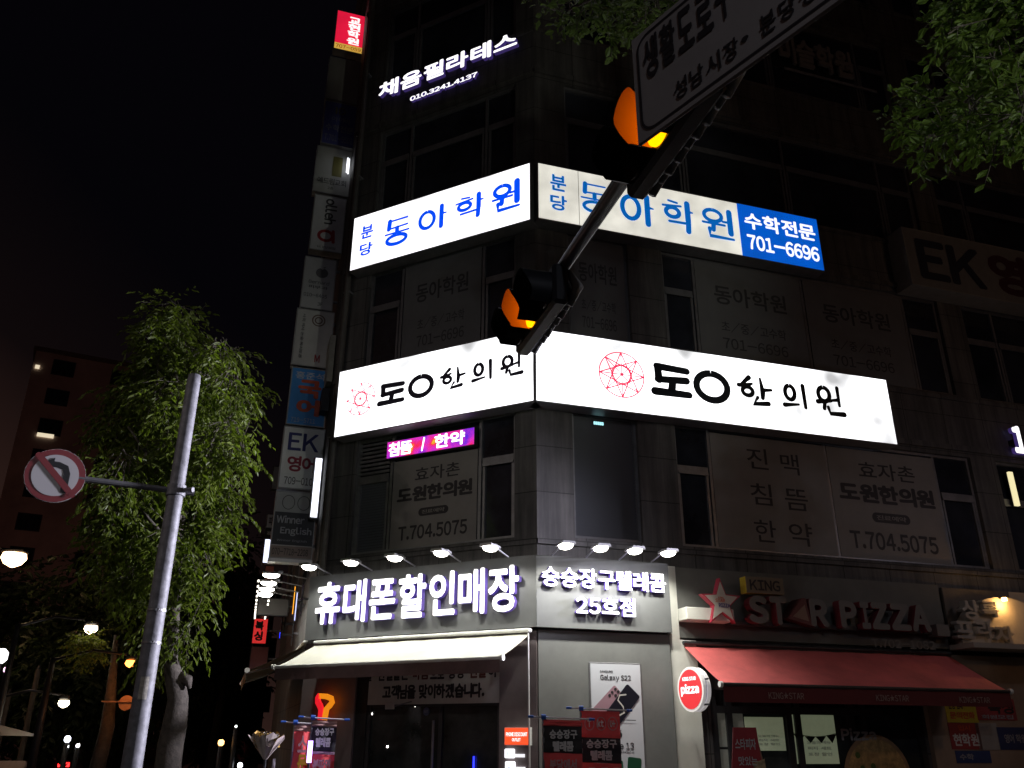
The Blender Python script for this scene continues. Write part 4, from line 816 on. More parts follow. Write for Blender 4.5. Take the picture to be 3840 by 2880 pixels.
kbox(6, 'dull red upright sign under the white glowing one', (972, 2122), (1030, 2318), pg('dull_red', (.5, .16, .14)))
kbox(3.4, 'blank dark box sign hanging across the side street signs', (962, 2246), (1086, 2306), pg('dark_face', (.13, .12, .115)))
kbox(6.8, 'glowing red sign with two black white edged characters', (942, 2320), (1008, 2414), EM('boxing_red', (.75, .03, .03), .7), [('복', .12, .52, .72, .9, ink, .06), ('싱', .12, .12, .72, .5, ink, .06)])
kbox(7, 'dim maroon sign under the glowing red one', (930, 2425), (1010, 2520), pg('maroon_face', (.25, .09, .1)))
kbox(5, 'upright orange neon strip', (1031, 2180), (1041, 2252), EM('neon_orange2', (1, .1, .01), 1.2), name='neon_strip')
kbox(2.5, 'upright amber neon strip beside the magenta one', (1098, 2196), (1106, 2306), EM('neon_amber', (1, .4, .02), 1.4), name='neon_strip')
kbox(0.5, 'upright magenta and white neon strip next to the phone fascia end', (1126, 2186), (1138, 2310), EM('neon_magenta', (1, .12, .85), 1.8), name='neon_strip')
kbox(4.5, 'blue neon strip right of the glowing red sign, upper piece', (1052, 2312), (1062, 2366), EM('neon_blue', (.02, .03, 1), 3), name='neon_strip')
kbox(4.5, 'blue neon strip right of the glowing red sign, lower piece', (1044, 2368), (1054, 2396), EM('neon_blue', (.02, .03, 1), 3), name='neon_strip')
kbox(4.3, 'short red neon strip beside the blue one', (1064, 2312), (1071, 2372), EM('neon_red', (1, .015, .03), 1.8), name='neon_strip')
kbox(2, 'cool white lit strip rising to the phone fascia end', (1106, 2215), (1114, 2330), EM('neon_cool', (.6, .65, 1), 1.4), name='neon_strip')
kbox(2.7, 'pale blue lit strip just above the beige awning', (1092, 2335), (1102, 2420), EM('neon_pale', (.5, .6, 1), 1.2), name='neon_strip')
t = on('C', 'string_lights', 'two sagging strings of small white bulbs below the blade signs', 'string lights', -6, 3.6, .2); mb = MB(); wire = MB()
for j in (0, 1):
    pts = [(x * .42, -.35 - .22 * j - .01 * x, .55 - .1 * sin(pi * x / 12)) for x in range(13)]; wire.tube(pts, .005, blk, 5)
    for p in pts: mb.box(p[0] - .015, p[1] - .015, p[2] - .045, p[0] + .015, p[1] + .015, p[2] - .01, EM('bulb_white', (1, .93, .8), 2.5))
wire.build('cord', t); mb.build('bulbs', t)

# ================================================================ TRAFFIC SIGNALS ON A MAST ARM
ARM = BD                                                                      # the arm runs up the side street direction
pn, pf = atdist(2482, 530, 4.3), atdist(1998, 1112, 6.7); AD = (Vector((pf.x, pf.y, 0)) - Vector((pn.x, pn.y, 0))).normalized(); ra = math.atan2(-AD.y, -AD.x)
NL = Vector((AD.y, -AD.x, 0)) * -1                                            # the lamps look this way (left)
zs = (pn.z + pf.z) / 2
mast = thing('signal_mast', 'dark mast arm reaching over the road to carry the traffic signals', 'signal mast', (pn.x, pn.y, 0))
arm = lambda u, v, z: Vector((pn.x, pn.y, 0)) + AD * u - NL * v + Vector((0, 0, z)) - Vector((pn.x, pn.y, 0))
zarm = zs + .2
black_steel = M('mast_paint', (.022, .022, .025), .45, .3, var=.2)
MB().tube([arm(-7.5, .12, zarm), arm(3.1, .12, zarm)], [.1, .05], black_steel, 14).build('arm', mast, True)
MB().tube([arm(-7.5, .12, 0), arm(-7.5, .12, zarm + .5)], [.14, .11], black_steel, 16).build('pole', mast, True)
wrap = M('grey_cover', (.22, .22, .23), .55, var=.3, scale=12, bump=.4)
cow = M('signal_black', (.012, .013, .017), .5, var=.2, spec=.3)
amber = EM('amber_lens', (1, .36, .0), 2.6); deadl = M('dead_lens', (.03, .02, .02), .3)
visin = M('visor_lit_inside', (.5, .2, .05), .6)  # amber lamp light put into the lining's colour
def signal(u0, label):
    c = Vector((pn.x, pn.y, 0)) + AD * u0
    t = thing('traffic_signal', label, 'traffic signal', (c.x, c.y, zs), ra, 'amber traffic signals on the mast arm')
    # local x: towards the near end, local -y ... lamps look along NL
    sgn = -1 if (Matrix.Rotation(ra, 3, 'Z') @ Vector((0, -1, 0))).dot(NL) > 0 else 1
    Y = lambda v: sgn * v                                                      # v>0 towards where the lamps look
    y0, y1 = sorted((Y(0), Y(-.14)))
    MB().box(-.56, y0, -.19, .56, y1, .19, cow, .03).build('housing', t)
    bk = MB()
    for k in (-1, 0, 1):
        for j in range(3): bk.tube([(k * .37 - .12 + .12 * j, Y(-.14 - .02), -.17 + .02 * (j % 2)), (k * .37 - .06 + .12 * j, Y(-.22), -.02), (k * .37 - .12 + .12 * j, Y(-.16), .15)], [.03, .05, .03], wrap, 7)
    bk.build('rear_cover', t, True)
    for k in (-1, 0, 1):
        lit = k == 0
        MB().tube([(k * .37, Y(.0), 0), (k * .37, Y(.02), 0)], .15, amber if lit else deadl, 24).build('lens', t)
        v = MB(); n = 26; vs = []; fs = []                                     # tunnel visor, open in front and slit below
        for i in range(n + 1):
            a = rad(-62 + (304) * i / n)
            for q, l in ((0, .0), (1, .25)): vs.append((k * .37 + .16 * cos(a), Y(l if q == 0 else .17 + .08 * min(1, max(0, .5 + 1.2 * sin(a)))), .16 * sin(a)))
        fs = [[i * 2, i * 2 + 1, i * 2 + 3, i * 2 + 2] for i in range(n)]
        v.add(vs, fs, visin if lit else cow)
        vs2 = [(k * .37 + (x - k * .37) * 1.03, y, z * 1.03) for x, y, z in vs]; v.add(vs2, fs, cow); v.build('visor', t, True)
    MB().box(-.6, min(Y(-.1), Y(-.04)), -.05, -.5, max(Y(-.1), Y(-.04)), .24, cow).box(-.06, min(Y(-.2), Y(-.04)), .19, .06, max(Y(-.2), Y(-.04)), .3, black_steel).build('bracket', t)
    return t
LF = hypot(pf.x - pn.x, pf.y - pn.y)
signal(0, 'nearer traffic signal with a lit amber lamp, partly behind the road sign')
signal(LF, 'farther traffic signal with a lit amber lamp, just above the clinic signs')
# road sign plate
p0 = atdist(2391, 548, 3.35); PL['P'] = (Vector((p0.x, p0.y, 0)), az(rad(143)))
zbot = p0.z; ztop = hit('P', 0, 2353, 163)[1]; W = 1.5; H = ztop - zbot
t = on('P', 'road_sign', 'large white road sign plate with black Korean lettering overhead', 'road sign', 0, zbot)
platem = M('plate_white', (.34, .31, .29), .5, var=.06)
MB().box(0, 0, 0, W, .02, H, platem, .006).build('plate', t)
bd = MB(); r = .08; i_ = .042
pts = [];
for cx, cz, a0 in ((W - i_ - r, H - i_ - r, 0), (i_ + r, H - i_ - r, 90), (i_ + r, i_ + r, 180), (W - i_ - r, i_ + r, 270)):
    for k in range(0, 91, 18): pts.append((cx + r * cos(rad(a0 + k)), cz + r * sin(rad(a0 + k))))
brush(bd, [([(a / W, b / H) for a, b in pts + pts[:1]], .022)], 0, 0, W, H, -.003, ink); bd.build('border', t)
sA, sB = hit('P', 0, 2415, 240)[0], hit('P', 0, 2612, 120)[0]; z1, z0 = hit('P', 0, 2413, 158)[1] - zbot, hit('P', 0, 2424, 308)[1] - zbot
lt = MB(); pitch = (sB - sA) / 2.95
for k, ch in enumerate('생활도로구역'): text(None, ch, sA + k * pitch, z0, sA + (k + .86) * pitch, z1, -.003, ink, .03, parent=t)
sA, sB = hit('P', 0, 2528, 335)[0], hit('P', 0, 2774, 155)[0]; z1, z0 = hit('P', 0, 2545, 300)[1] - zbot, hit('P', 0, 2550, 372)[1] - zbot
pitch = (sB - sA) / 3.9
for k, ch in enumerate('성남시장·분당경찰서장'): text(None, ch, sA + k * pitch, z0 if ch != '·' else (z0 + z1) / 2 - .01, sA + (k + .82) * pitch if ch != '·' else sA + (k + .4) * pitch, z1 if ch != '·' else (z0 + z1) / 2 + .02, -.003, ink, .02, parent=t)
MB().box(.9, .02, H * .35, .97, .12, H * .45, steel).build('bracket', t)

# ================================================================ SIGN POST AND NO LEFT TURN SIGN
pp = atdist(611, 2145, 8.2); top = atdist(734, 1410, 8.2).z
t = thing('sign_post', 'tall round grey steel post with a side arm', 'post', (pp.x, pp.y, .004))
MB().tube([(0, 0, 0), (0, 0, .9), (0, 0, top * .985), (0, 0, top), (0, 0, top + .012)], [.088, .086, .062, .056, .03], steel, 28).build('pole', t, True)
sg = atdist(207, 1785, 8.15); d = Vector((sg.x - pp.x, sg.y - pp.y, 0)); ap = sg.z
MB().tube([(-d.normalized().x * .16, -d.normalized().y * .16, ap), (d.x * .9, d.y * .9, ap)], .027, M('arm_steel', (.16, .16, .17), .5, .3, var=.2), 10).build('arm', t)
MB().tube([(0, 0, ap - .05), (0, 0, ap + .05)], .084, steel, 20).tube([(.09, -.02, ap), (.17, -.04, ap)], .024, M('arm_steel', (.16, .16, .17)), 8).build('clamp', t)
MB().tube([(0, 0, .9), (0, 0, .93)], .091, steel, 24).build('collar', t)
for z_ in (2.35, 2.62): MB().tube([(0, 0, z_), (0, 0, z_ + .018)], .0815, M('band_steel', (.4, .4, .42), .35, .7), 24).tube([(.05, -.075, z_ + .009), (.05, -.1, z_ + .009)], .008, alu, 6).build('band', t)
MB().add([(.0848 * cos(rad(a_)), .0848 * sin(rad(a_)), z_) for z_ in (1.9, 2.08) for a_ in range(-95, -39, 8)], [[k, k + 1, k + 8, k + 7] for k in range(6)], M('old_sticker', (.42, .4, .34), .8, var=.5, scale=30)).build('sticker', t)
fa = math.atan2(-sg.x, sg.y) * .3
t = thing('no_left_turn_sign', 'round no left turn sign with red ring hung from the post arm', 'traffic sign', (sg.x, sg.y, sg.z), math.atan2(d.y, d.x) + pi)
# local x to the right, front -y
Rr = .238
MB().tube([(0, -.02, 0), (0, 0, 0)], Rr, M('sign_back', (.4, .4, .4), .4, .6), 48).build('disc', t)
MB().tube([(0, -.024, 0), (0, -.02, 0)], Rr * .985, M('sign_ring_red', (.2, .025, .03), .45), 48).build('ring', t)
MB().tube([(0, -.027, 0), (0, -.024, 0)], Rr * .77, M('sign_face_white', (.5, .49, .5), .45), 48).build('face', t)
mb = MB(); ar = M('sign_black', (.012, .012, .014), .5)
brush(mb, [([(.68, .24), (.68, .55), (.64, .66), (.52, .7), (.42, .7)], [.11, .11, .11, .11, .11])], -Rr, -Rr, Rr, Rr, -.029, ar)
mb.prism([(-Rr * .5, Rr * .4), (-Rr * .12, Rr * .16), (-Rr * .12, Rr * .64)], -.031, -.029, ar); mb.build('arrow', t)
brush(mb := MB(), [([(.17, .83), (.83, .17)], .11)], -Rr, -Rr, Rr, Rr, -.034, M('sign_ring_red', (.2, .025, .03))); mb.build('slash', t)
MB().box(-.03, .0, -.06, .03, .05, .06, steel).build('clamp', t)

# ================================================================ TREES
def leafmat(name, c):
    m = M(name, c, .5, var=.45, scale=1.1); p = m.node_tree.nodes['Principled BSDF']
    p.inputs['Transmission Weight'].default_value = 0; p.inputs['Sheen Weight'].default_value = .05
    nt = m.node_tree; tr = nt.nodes.new('ShaderNodeBsdfTranslucent'); tr.inputs[0].default_value = (c[0] * 1.2, c[1] * 1.4, c[2], 1)
    mi = nt.nodes.new('ShaderNodeMixShader'); mi.inputs[0].default_value = .5
    nt.links.new(p.outputs[0], mi.inputs[1]); nt.links.new(tr.outputs[0], mi.inputs[2]); nt.links.new(mi.outputs[0], nt.nodes['Material Output'].inputs[0]); return m
def crown(mb, twig, clusters, mat, nspray, leaf, droop, rnd, bark, wide=.42, nl=(6, 11)):
    wsum = sum(r ** 2 for c, r in clusters)
    for c, r in clusters:
        for _ in range(max(3, int(nspray * r * r / wsum))):
            v = Vector((rnd.gauss(0, 1), rnd.gauss(0, 1), rnd.gauss(0, 1))).normalized() * r * (.35 + .65 * rnd.random() ** .5)
            p = c + Vector((v.x, v.y, v.z * .9)); d = (v.normalized() * .8 + Vector((rnd.uniform(-.5, .5), rnd.uniform(-.5, .5), -droop * rnd.uniform(.3, 1.5)))).normalized()
            n = rnd.randint(*nl); st = leaf * .55; q = p.copy()
            for k in range(n):
                d = (d + Vector((0, 0, -.09 * droop))).normalized(); q2 = q + d * st
                s_ = d.cross(Z); s_ = s_.normalized() if s_.length > .05 else Vector((1, 0, 0)); sd = 1 if k % 2 else -1
                ld = (d * .75 + s_ * sd * .8 + Vector((rnd.uniform(-.3, .3), rnd.uniform(-.3, .3), -.35 * droop + rnd.uniform(-.25, .2)))).normalized()
                nn = ld.cross(Vector((rnd.uniform(-1, 1), rnd.uniform(-1, 1), rnd.uniform(.2, 1.6)))).normalized(); L_ = leaf * rnd.uniform(.5, 1.3); w_ = L_ * wide * .5
                up = ld.cross(nn) * .12 * L_
                mb.add([q2, q2 + ld * L_ * .35 + nn * w_, q2 + ld * L_ * .72 + nn * w_ * .7 - up, q2 + ld * L_, q2 + ld * L_ * .72 - nn * w_ * .7 - up, q2 + ld * L_ * .35 - nn * w_], [[0, 1, 2, 3], [0, 3, 4, 5]], mat); q = q2
            if rnd.random() < .35: twig.tube([p - d * leaf, p, q], [.008, .006, .003], bark, 4, False)
bark = M('tree_bark', (.075, .064, .052), .9, var=.45, scale=14, bump=.8)
def cl(pts, d, dep, rnd, sq=1):
    out = []
    for x, y, r in pts:
        x = 640 + (x - 640) * sq
        dd = d + rnd.uniform(-dep, dep); p = atdist(x, y, dd); out.append((p, r / F * (p - CAM).length))
    return out
rnd = random.Random(11)
t = thing('street_tree', 'leafy drooping street tree standing behind the steel post', 'tree', tuple(atdist(640, 2880, 12.3).xy) + (.13,))
b0 = t.location; tw = MB(); lv = MB(); lg = leafmat('leaf_green', (.1, .135, .01))
C1 = cl([(640, 1170, 60), (610, 1240, 70), (690, 1250, 65), (600, 1330, 60), (670, 1350, 70), (560, 1420, 60), (840, 1300, 40), (895, 1330, 36), (800, 1350, 45), (510, 1470, 70), (650, 1480, 80), (800, 1440, 60), (880, 1440, 55), (945, 1450, 40), (972, 1520, 30), (968, 1600, 20), (430, 1590, 70), (560, 1590, 70), (710, 1570, 80), (830, 1560, 70), (890, 1600, 50), (900, 1700, 50), (880, 1790, 40), (790, 1690, 70), (650, 1700, 80), (520, 1740, 70), (430, 1750, 55), (400, 1880, 60), (460, 1950, 60), (560, 1900, 80), (700, 1840, 80), (820, 1850, 60), (860, 1930, 45), (840, 2010, 36), (760, 1990, 60), (650, 2030, 70), (520, 2060, 65), (420, 2060, 55), (360, 2050, 35), (560, 2170, 50), (690, 2130, 60), (770, 2120, 40), (775, 2200, 28), (770, 2270, 18), (470, 2150, 45), (725, 2370, 38), (570, 2420, 36), (585, 2320, 40), (520, 2240, 34)], 12.4, 1.0, rnd, .9)
crown(lv, tw, [(p - b0, r * .95) for p, r in C1], lg, 2700, .12, .9, rnd, bark, .4, (5, 8))
tp = [atdist(x, y, 12.3) - b0 for x, y in ((625, 2950), (640, 2790), (655, 2720), (668, 2620), (655, 2545), (640, 2480), (648, 2380), (660, 2200), (668, 2000), (690, 1700), (650, 1350))]; tp[0].z = -.05
tk = MB().tube(tp, [.165, .155, .15, .125, .12, .085, .075, .07, .06, .04, .02], bark, 14)
for a, (x, y) in ((7, (520, 1900)), (8, (820, 1600)), (8, (480, 1600)), (9, (760, 1350)), (7, (760, 1950)), (9, (560, 1380))):
    e_ = atdist(x, y, 12.3 + rnd.uniform(-.8, .8)) - b0; m_ = (tp[a] + e_) / 2 + Vector((0, 0, .2)); tk.tube([tp[a], m_, e_], [.045, .03, .012], bark, 8)
kn = tp[4]; tk.tube([kn + Vector((.05, 0, .02)), kn + Vector((.19, -.04, -.02)), kn + Vector((.23, -.05, -.12))], [.08, .065, .02], bark, 10)
tk.build('trunk', t, True); lv.build('crown', t); tw.build('twigs', t)
rnd = random.Random(5)
t = thing('street_tree', 'overhanging tree whose branches enter at the top right corner', 'tree', (7.0, 2.6, .13)); b0 = t.location; tw = MB(); lv = MB(); l2 = leafmat('leaf_deep_green', (.095, .15, .022))
C2 = cl([(3580, 30, 60), (3700, 30, 90), (3820, 30, 100), (3650, 140, 60), (3760, 150, 80), (3860, 200, 90), (3590, 110, 35), (3710, 240, 40), (3560, 390, 60), (3490, 420, 55), (3420, 470, 45), (3370, 500, 24), (3500, 520, 40), (3650, 410, 75), (3620, 500, 40), (3760, 400, 75), (3850, 430, 75), (3730, 520, 34), (3870, 520, 45)], 6.8, .7, rnd)
crown(lv, tw, [(p - b0, r) for p, r in C2], l2, 900, .1, .3, rnd, bark, .55, (3, 5))
tr = MB().tube([(0, 0, -.05), (-.05, .05, 3), (-.3, .4, 6)], [.2, .17, .12], bark, 12)
for x, y in ((3800, 150), (3700, 480)):
    e_ = atdist(x, y, 6.8) - b0; tr.tube([(-.3, .4, 5.9), (Vector((-.3, .4, 6)) + e_) / 2 + Vector((0, 0, .3)), e_], [.07, .03, .008], bark, 8)
tr.build('trunk', t, True); lv.build('crown', t); tw.build('twigs', t)
rnd = random.Random(8)
t = thing('street_tree', 'dim tree bough hanging in at the top edge left of the road sign', 'tree', (5.6, 3.2, .13)); b0 = t.location; tw = MB(); lv = MB()
C3 = cl([(2060, 30, 24), (2130, 40, 40), (2220, 20, 50), (2320, 30, 50), (2420, 30, 50), (2280, 95, 24), (2380, 90, 30), (2480, -10, 60), (2250, -70, 60), (2380, -80, 80)], 7.2, .5, rnd)
crown(lv, tw, [(p - b0, r) for p, r in C3], leafmat('leaf_dim_green', (.085, .12, .03)), 420, .1, .3, rnd, bark, .55, (3, 5))
tr = MB().tube([(0, 0, -.05), (0, 0, 4), (-.2, .6, 8)], [.16, .14, .1], bark, 12)
for x, y in ((2130, 40), (2400, 70), (2250, 60)): tr.tube([(-.2, .6, 7.9), (Vector((-.2, .6, 8)) + atdist(x, y, 7.2) - b0) / 2 + Vector((0, 0, .35)), atdist(x, y, 7.2) - b0], [.06, .035, .01], bark, 8)
tr.build('trunk', t, True); lv.build('crown', t); tw.build('twigs', t)
# darker trees up the side street
def fartree(label, x, y0, y1, wpx, d, n, leaf, mat, seed, gname='dark trees up the side street'):
    rnd = random.Random(seed); ft = atdist(x, 2778 + 200, d); t = thing('street_tree', label, 'tree', (ft.x, ft.y, .13), 0, gname); b0 = t.location; lv = MB(); tw = MB(); pts = []
    for k in range(26):
        f = rnd.random(); yy = y0 + (y1 - y0) * f; ww = wpx * (.35 + .65 * sin(pi * min(1, .15 + f * .85))); pts.append((x + rnd.uniform(-.5, .5) * ww, yy, wpx * rnd.uniform(.1, .2)))
    cs = cl(pts, d, wpx / F * d * .35, rnd); crown(lv, tw, [(p - b0, r) for p, r in cs], mat, n, leaf, .6, rnd, bark, .5); zt = atdist(x, (y0 + y1) / 2, d).z
    MB().tube([(0, 0, -.1), (.1, .1, zt * .5), (0, 0, zt)], [.17, .13, .04], bark, 10).build('trunk', t, True); lv.build('crown', t)
l4 = leafmat('leaf_night', (.035, .055, .018))
fartree('dark tree between the trunk and the side street signs', 770, 1980, 2560, 260, 32, 700, .26, l4, 1)
fartree('dark bushy tree at the far left behind the street lamps', 330, 2130, 2620, 560, 27, 1200, .24, l4, 2)
fartree('orange lit low tree beyond the round sign back', 410, 2620, 2760, 140, 36, 420, .22, leafmat('leaf_orange_lit', (.07, .06, .015)), 3)  # orange lamp light tinted into the leaf colour
fartree('dark tree rising at the left edge of view', 60, 2160, 2700, 380, 31, 700, .26, l4, 4)
fartree('tall dark tree filling the gap left of the side street signs', 800, 2350, 2800, 240, 40, 600, .3, l4, 6)
fartree('small leafy branch tree glowing under the pale street lamp', 330, 2372, 2430, 46, 18.9, 130, .09, leafmat('leaf_lit', (.1, .12, .015)), 7)

# ================================================================ STREET LAMPS, POSTS, CARS, FAR BUILDINGS
def streetlamp(label, px, d, colr, power, es, hd=.3, group='street lamps', reach=1.6, dirx=1, show=True, pos=None):
    p = Vector(pos) if pos else atdist(px[0], px[1], d)
    t = thing('street_lamp', label, 'street lamp', (p.x + reach * dirx, p.y + .3, .0), 0, group); h = p.z
    lm = M('lamp_post_paint', (.03, .03, .032), .5, .4, var=.2)
    MB().tube([(0, 0, 0), (0, 0, h * .6), (0, 0, h + .1)], [.09, .07, .05], lm, 12).build('pole', t, True)
    MB().tube([(0, 0, h + .05), (-reach * dirx * .5, -.15, h + .22), (-reach * dirx, -.3, h + .12)], [.028, .025, .02], lm, 8).build('arm', t, True)
    x = -reach * dirx
    MB().box(x - hd, -.3 - hd * .45, h + .03, x + hd, -.3 + hd * .45, h + .13, lm, .03).build('lamp_head', t)
    MB().tube([(x, -.3, h + .025), (x, -.3, h - hd * .3), (x, -.3, h - hd * .75), (x, -.3, h - hd)], [hd * .85, hd * .95, hd * .65, hd * .15], EM('lamp_glass_%s' % label[:6], colr, es), 18).build('lamp_glass', t, True)
    ld = bpy.data.lights.new('lamp_light', 'POINT'); ld.energy = power; ld.color = colr; ld.shadow_soft_size = .15
    lo = bpy.data.objects.new('lamp_light', ld); col.objects.link(lo); lo.parent = t; lo.location = (x, -.3, h - hd - .2)
    return t, ld, lo
streetlamp('big warm street lamp glowing at the left edge', (55, 2080), 24, (1, .62, .34), 45, 9, .3, dirx=-1)
streetlamp('pale pinkish street lamp above lit leaves', (342, 2352), 19, (1, .82, .6), 25, 8, .13, dirx=-1)
streetlamp('orange street lamp half hidden by the steel post', (490, 2482), 18, (1, .3, .05), 14, 6, .1, dirx=-1)
streetlamp('low white street lamp in the far left dark', (240, 2632), 20, (1, .86, .62), 8, 8, .11, dirx=-1)
assumed_kerb_lamp = streetlamp('cool white street lamp behind the viewer by the near kerb', None, 0, (.82, .86, 1), 290, 10, .35, pos=(3.4, -5.5, 8.6), dirx=1)  # assumed unseen lamp, added to light the facade from in front
streetlamp('warm street lamp on the pavement far to the right of the shops', None, 0, (1, .55, .28), 95, 10, .35, pos=(13.5, 5.5, 7.6), dirx=1)  # assumed unseen lamp for the warm tone on the right facade
ld = streetlamp('cool flood lamp past the plaza entrance, turned up the street towards the steel post', None, 0, (.86, .84, 1), 10, 10, .3, pos=(9.6, 12.0, 5.6), dirx=1); lo = ld[2]; ld = ld[1]  # added lamp: stands in for the lit signs on post and tree
ld.type = 'SPOT'; ld = lo.data; ld.energy = 23000; ld.spot_size = rad(34); ld.spot_blend = .5; ld.shadow_soft_size = .5
lw = Vector((9.6, 12.0, 5.1)); lo.rotation_euler = (Vector((-4.0, 8.9, 4.2)) - lw).to_track_quat('-Z', 'Y').to_euler()
added_fill_lamp = streetlamp('neutral street lamp out of view at the left kerb behind the viewer', None, 0, (1, .86, .78), 230, 10, .3, pos=(-10, 1.5, 8.2), dirx=-1)  # added fill for the cut corner face, no known source
streetlamp('reddish street lamp before the far block, hidden by the drooping tree', (470, 2000), 52, (1, .42, .3), 170, 3, .2, dirx=1)  # added lamp that gives the far block its reddish tone
streetlamp('dim reddish street lamp before the far block at the left edge', (-60, 2300), 50, (1, .42, .3), 170, 3, .2, dirx=-1)  # second added lamp, likewise only for the far block's wall
def aim(L, tgt, ang, blend, energy):
    _, d_, o_ = L; d_.type = 'SPOT'; d_ = o_.data; d_.energy = energy; d_.spot_size = rad(ang); d_.spot_blend = blend; d_.shadow_soft_size = .15
    o_.rotation_euler = (Vector(tgt) - (o_.parent.location + o_.location)).to_track_quat('-Z', 'Y').to_euler()
assumed_leaf_lamp = streetlamp('cool street lamp out of view at the right, under the overhanging tree', None, 0, (.95, 1, .85), 10, 10, .25, pos=(6.6, .6, 5.4), dirx=1)  # assumed lamp, never in view, added to brighten the overhanging leaves
aim(assumed_leaf_lamp, (3.9, 5.6, 6.9), 46, .7, 500)
aim(assumed_kerb_lamp, (-.5, 12, 2.6), 64, .9, 420)
aim(added_fill_lamp, (-2.5, 13, 3.5), 58, .9, 380)
def lantern(label, px, d, colr, es, r):
    k_ = min(1, 20.5 / d); d *= k_; r *= k_ * .9
    p = atdist(*px, d); t = thing('bollard_light', label, 'light', (p.x, p.y, 0), 0, 'small distant lights'); MB().tube([(0, 0, 0), (0, 0, p.z - r)], .05, dkalu, 8).build('pole', t)
    MB().tube([(0, 0, p.z - r), (0, 0, p.z - r * .4), (0, 0, p.z + r * .5), (0, 0, p.z + r)], [r * .5, r, r, r * .5], EM('lantern_' + label[:9], colr, es), 10).build('lamp', t, True)
for lab, px, d, c, es, r in (('blueish white distant light, brightest of the low cluster', (253, 2772), 60, (.8, .85, 1), 6, .2), ('tiny white distant light at the right of the low cluster', (292, 2796), 62, (1, 1, 1), 5, .12), ('small white distant light at the foot of the low cluster', (250, 2800), 64, (.95, 1, 1), 5, .14), ('narrow white distant light left of the cluster', (150, 2735), 50, (.9, .95, 1), 4, .12), ('white distant light beside the tree trunk', (642, 2801), 40, (.9, .93, 1), 5, .12), ('orange distant light right of the trunk', (829, 2785), 42, (1, .5, .15), 5, .14), ('pair light dot high in the far dark', (885, 2724), 50, (.9, 1, .95), 3, .07), ('white distant light low by the flowers', (900, 2870), 35, (1, .95, .85), 3, .1), ('pink sparkle light at the left edge', (24, 2512), 40, (1, .6, .85), 2.5, .12), ('white upright light cut by the left edge', (2, 2460), 40, (1, 1, 1), 3, .3)): lantern(lab, px, d, c, es, r)
# round sign back on an arm, lit orange
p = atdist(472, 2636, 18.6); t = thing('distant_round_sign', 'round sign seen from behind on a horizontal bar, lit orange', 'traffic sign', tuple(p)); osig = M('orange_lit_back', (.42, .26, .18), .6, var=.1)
MB().tube([(0, 0, 0), (0, .03, 0)], .135, osig, 28).build('disc', t); MB().tube([(-.45, -.03, .02), (.17, -.03, .02)], .015, osig, 8).build('bar', t)
p2 = atdist(506, 2636, 18.6); t = thing('sign_pole', 'thin pole carrying the orange lit round sign, behind the steel post', 'post', (p2.x, p2.y, 0)); MB().tube([(0, 0, 0), (0, 0, p.z + .2)], .035, steel, 10).build('pole', t)
for lab, xa, ya, xb, yb, d, r in (('slim dark post leaning up at the left, right one of two', 70, 2870, 132, 2510, 24, .075), ('slim dark post at the far left, left one of two', 5, 2740, 35, 2600, 24, .06), ('thin orange lit post right of the tree trunk', 826, 2880, 832, 2800, 36, .06)):
    a, b = atdist(xa, ya, d), atdist(xb, yb, d); t = thing('lamp_post', lab, 'post', (a.x, a.y, 0), 0, 'thin posts in the far left'); MB().tube([(0, 0, 0), (0, 0, b.z)], [r, r * .8], M('post_brown', (.16, .12, .09), .7, var=.2), 10).build('pole', t); MB().tube([(0, 0, b.z), (0, 0, b.z + .1)], [r * .9, r * .3], dkalu, 10).build('cap', t)
def car(label, px, d, rz_, colr):
    p = atdist(*px, d); t = thing('parked_car', label, 'car', (p.x, p.y, .01), rz_, 'cars in the far left street'); paint = M('car_paint_%d' % int(px[0]), colr, .25, .3)
    prof = [(-2.1, .3), (2.1, .3), (2.15, .62), (1.95, .85), (1.1, .95), (.55, 1.42), (-1.0, 1.45), (-1.75, .98), (-2.12, .9)]
    mb = MB(); n = len(prof); vs = [(x, y * (1 if z < 1 else .84), z) for y in (-.85, .85) for x, z in prof]; mb.add(vs, [list(range(n)), list(range(n, 2 * n))[::-1]] + [[i, i + n, (i + 1) % n + n, (i + 1) % n] for i in range(n)], paint); mb.build('body', t)
    for y in (-.86, .86): MB().add([(-1.5, y * .93, 1.0), (.95, y * .93, 1.0), (.45, y * .86, 1.36), (-.95, y * .86, 1.38)], [[0, 1, 2, 3]], glass).build('window', t)
    for x in (-1.35, 1.35):
        for y in (-.8, .8):
            wl_ = MB().tube([(x, y - .1, .32), (x, y + .1, .32)], .32, blk, 18).build('wheel', t); MB().tube([(x, y - .11, .32), (x, y + .11, .32)], .18, alu, 12).build('rim', wl_)
    for y in (-.62, .62): MB().box(-2.16, y - .18, .7, -2.08, y + .18, .84, EM('tail_red', (1, .02, .02), 5)).build('tail_light', t)
    for y in (-.62, .62): MB().box(2.1, y - .18, .62, 2.16, y + .18, .76, white).build('headlight', t)
sd = math.atan2(BD.y, BD.x)
car('dark car with lit red tail lights far down the left street', (205, 2856), 38, sd, (.03, .03, .035))
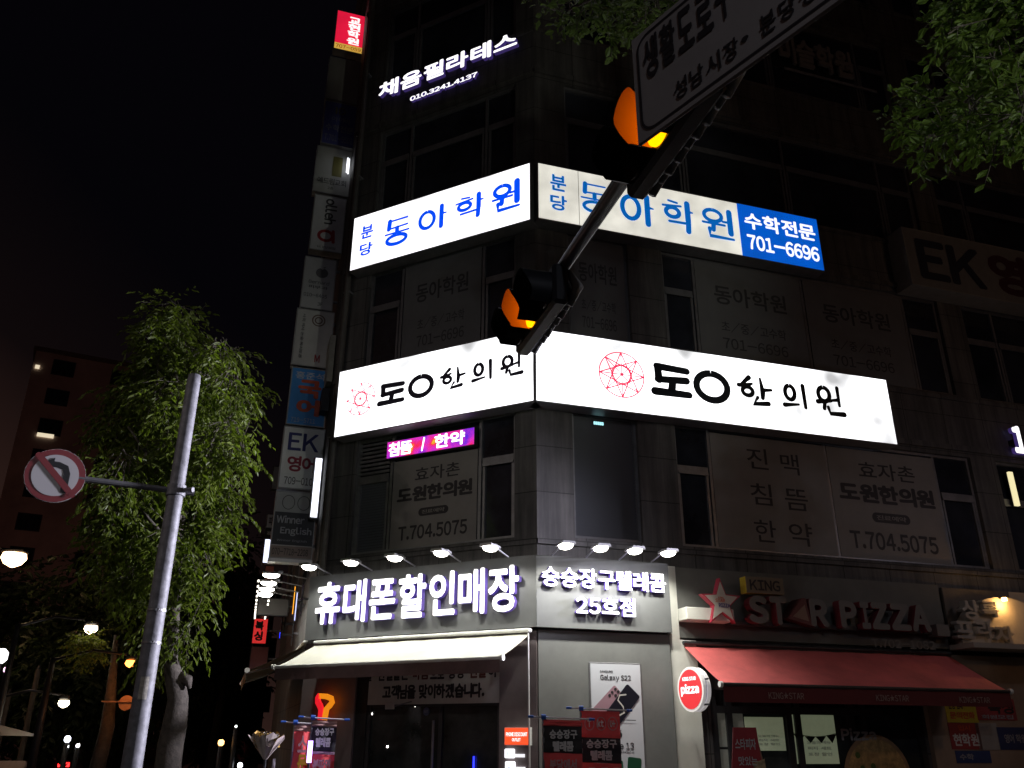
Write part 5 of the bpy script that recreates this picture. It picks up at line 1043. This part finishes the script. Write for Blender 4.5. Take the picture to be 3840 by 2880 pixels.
# far dark buildings
def block(label, x0, x1, ytop, d, fl, colr, dep=12):
    a, b = atdist(x0, 2700, d), atdist(x1, 2700, d); h = atdist((x0 + x1) / 2, ytop, d).z; v = b - a; Wd = hypot(v.x, v.y); t = thing('far_building', label, 'building', (a.x, a.y, 0), math.atan2(v.y, v.x), 'dark buildings beyond the trees')
    MB().box(0, 0, 0, Wd, dep, h, M('far_wall_%d' % d, colr or (.13, .11, .1), .8, var=.25, scale=.4)).build('wall', t); MB().box(-.2, -.2, h, Wd + .2, dep + .2, h + .35, M('far_trim', (.16, .14, .13), .8)).build('roof', t)
    n = max(2, int(Wd / 3.2)); hf = h / fl
    for i in range(fl):
        for k in range(n):
            x = (k + .5) * Wd / n; f = MB().box(x - .85, -.05, i * hf + hf * .3, x + .85, .02, i * hf + hf * .82, dkalu).build('window', t); MB().box(x - .78, -.06, i * hf + hf * .33, x + .78, -.052, i * hf + hf * .79, glass).build('pane', f)
    return t
fb = block('dark apartment block behind the left tree', -200, 330, 1300, 75, 12, (.5, .4, .36))
for px_, w_, h_ in (((140, 1377), .16, .16), ((170, 1634), .6, .16)):
    dv = ray(*px_); u_ = Vector((cos(fb.rotation_euler.z), sin(fb.rotation_euler.z), 0)); n_ = u_.cross(Z); k_ = (fb.location - CAM).dot(n_) / dv.dot(n_); q_ = CAM + dv * k_ - fb.location
    MB().box(q_.dot(u_) - w_, -.12, q_.z - h_, q_.dot(u_) + w_, -.07, q_.z + h_, EM('lit_window', (1, .85, .6), .8)).build('lit_window', fb)
block('lower dark block behind the far trees', 330, 700, 2250, 90, 4, None)
block('dark shop block further up the side street', 770, 985, 2180, 42, 4, None)
# market tent corner at the left edge
p = atdist(20, 2830, 20); t = thing('stall_canopy', 'small pale stall canopy cut by the left edge', 'stall', (p.x - .8, p.y, .13)); h = p.z
MB().add([(-.8, -.6, h + .2), (.95, -.6, h + .2), (.95, 1, h + .2), (-.8, 1, h + .2), (.0, .2, h + .5)], [[0, 1, 4], [1, 2, 4], [2, 3, 4], [3, 0, 4]], M('tent_pale', (.3, .27, .25), .8)).build('roof', t)
for x, y in ((-.75, -.55), (.9, -.55), (.9, .95), (-.75, .95)): MB().tube([(x, y, 0), (x, y, h + .2)], .025, alu, 8).build('leg', t)
MB().box(-.75, -.5, 0, .85, .9, h - .25, M('tent_wall', (.28, .2, .17), .8, var=.15)).build('counter', t)
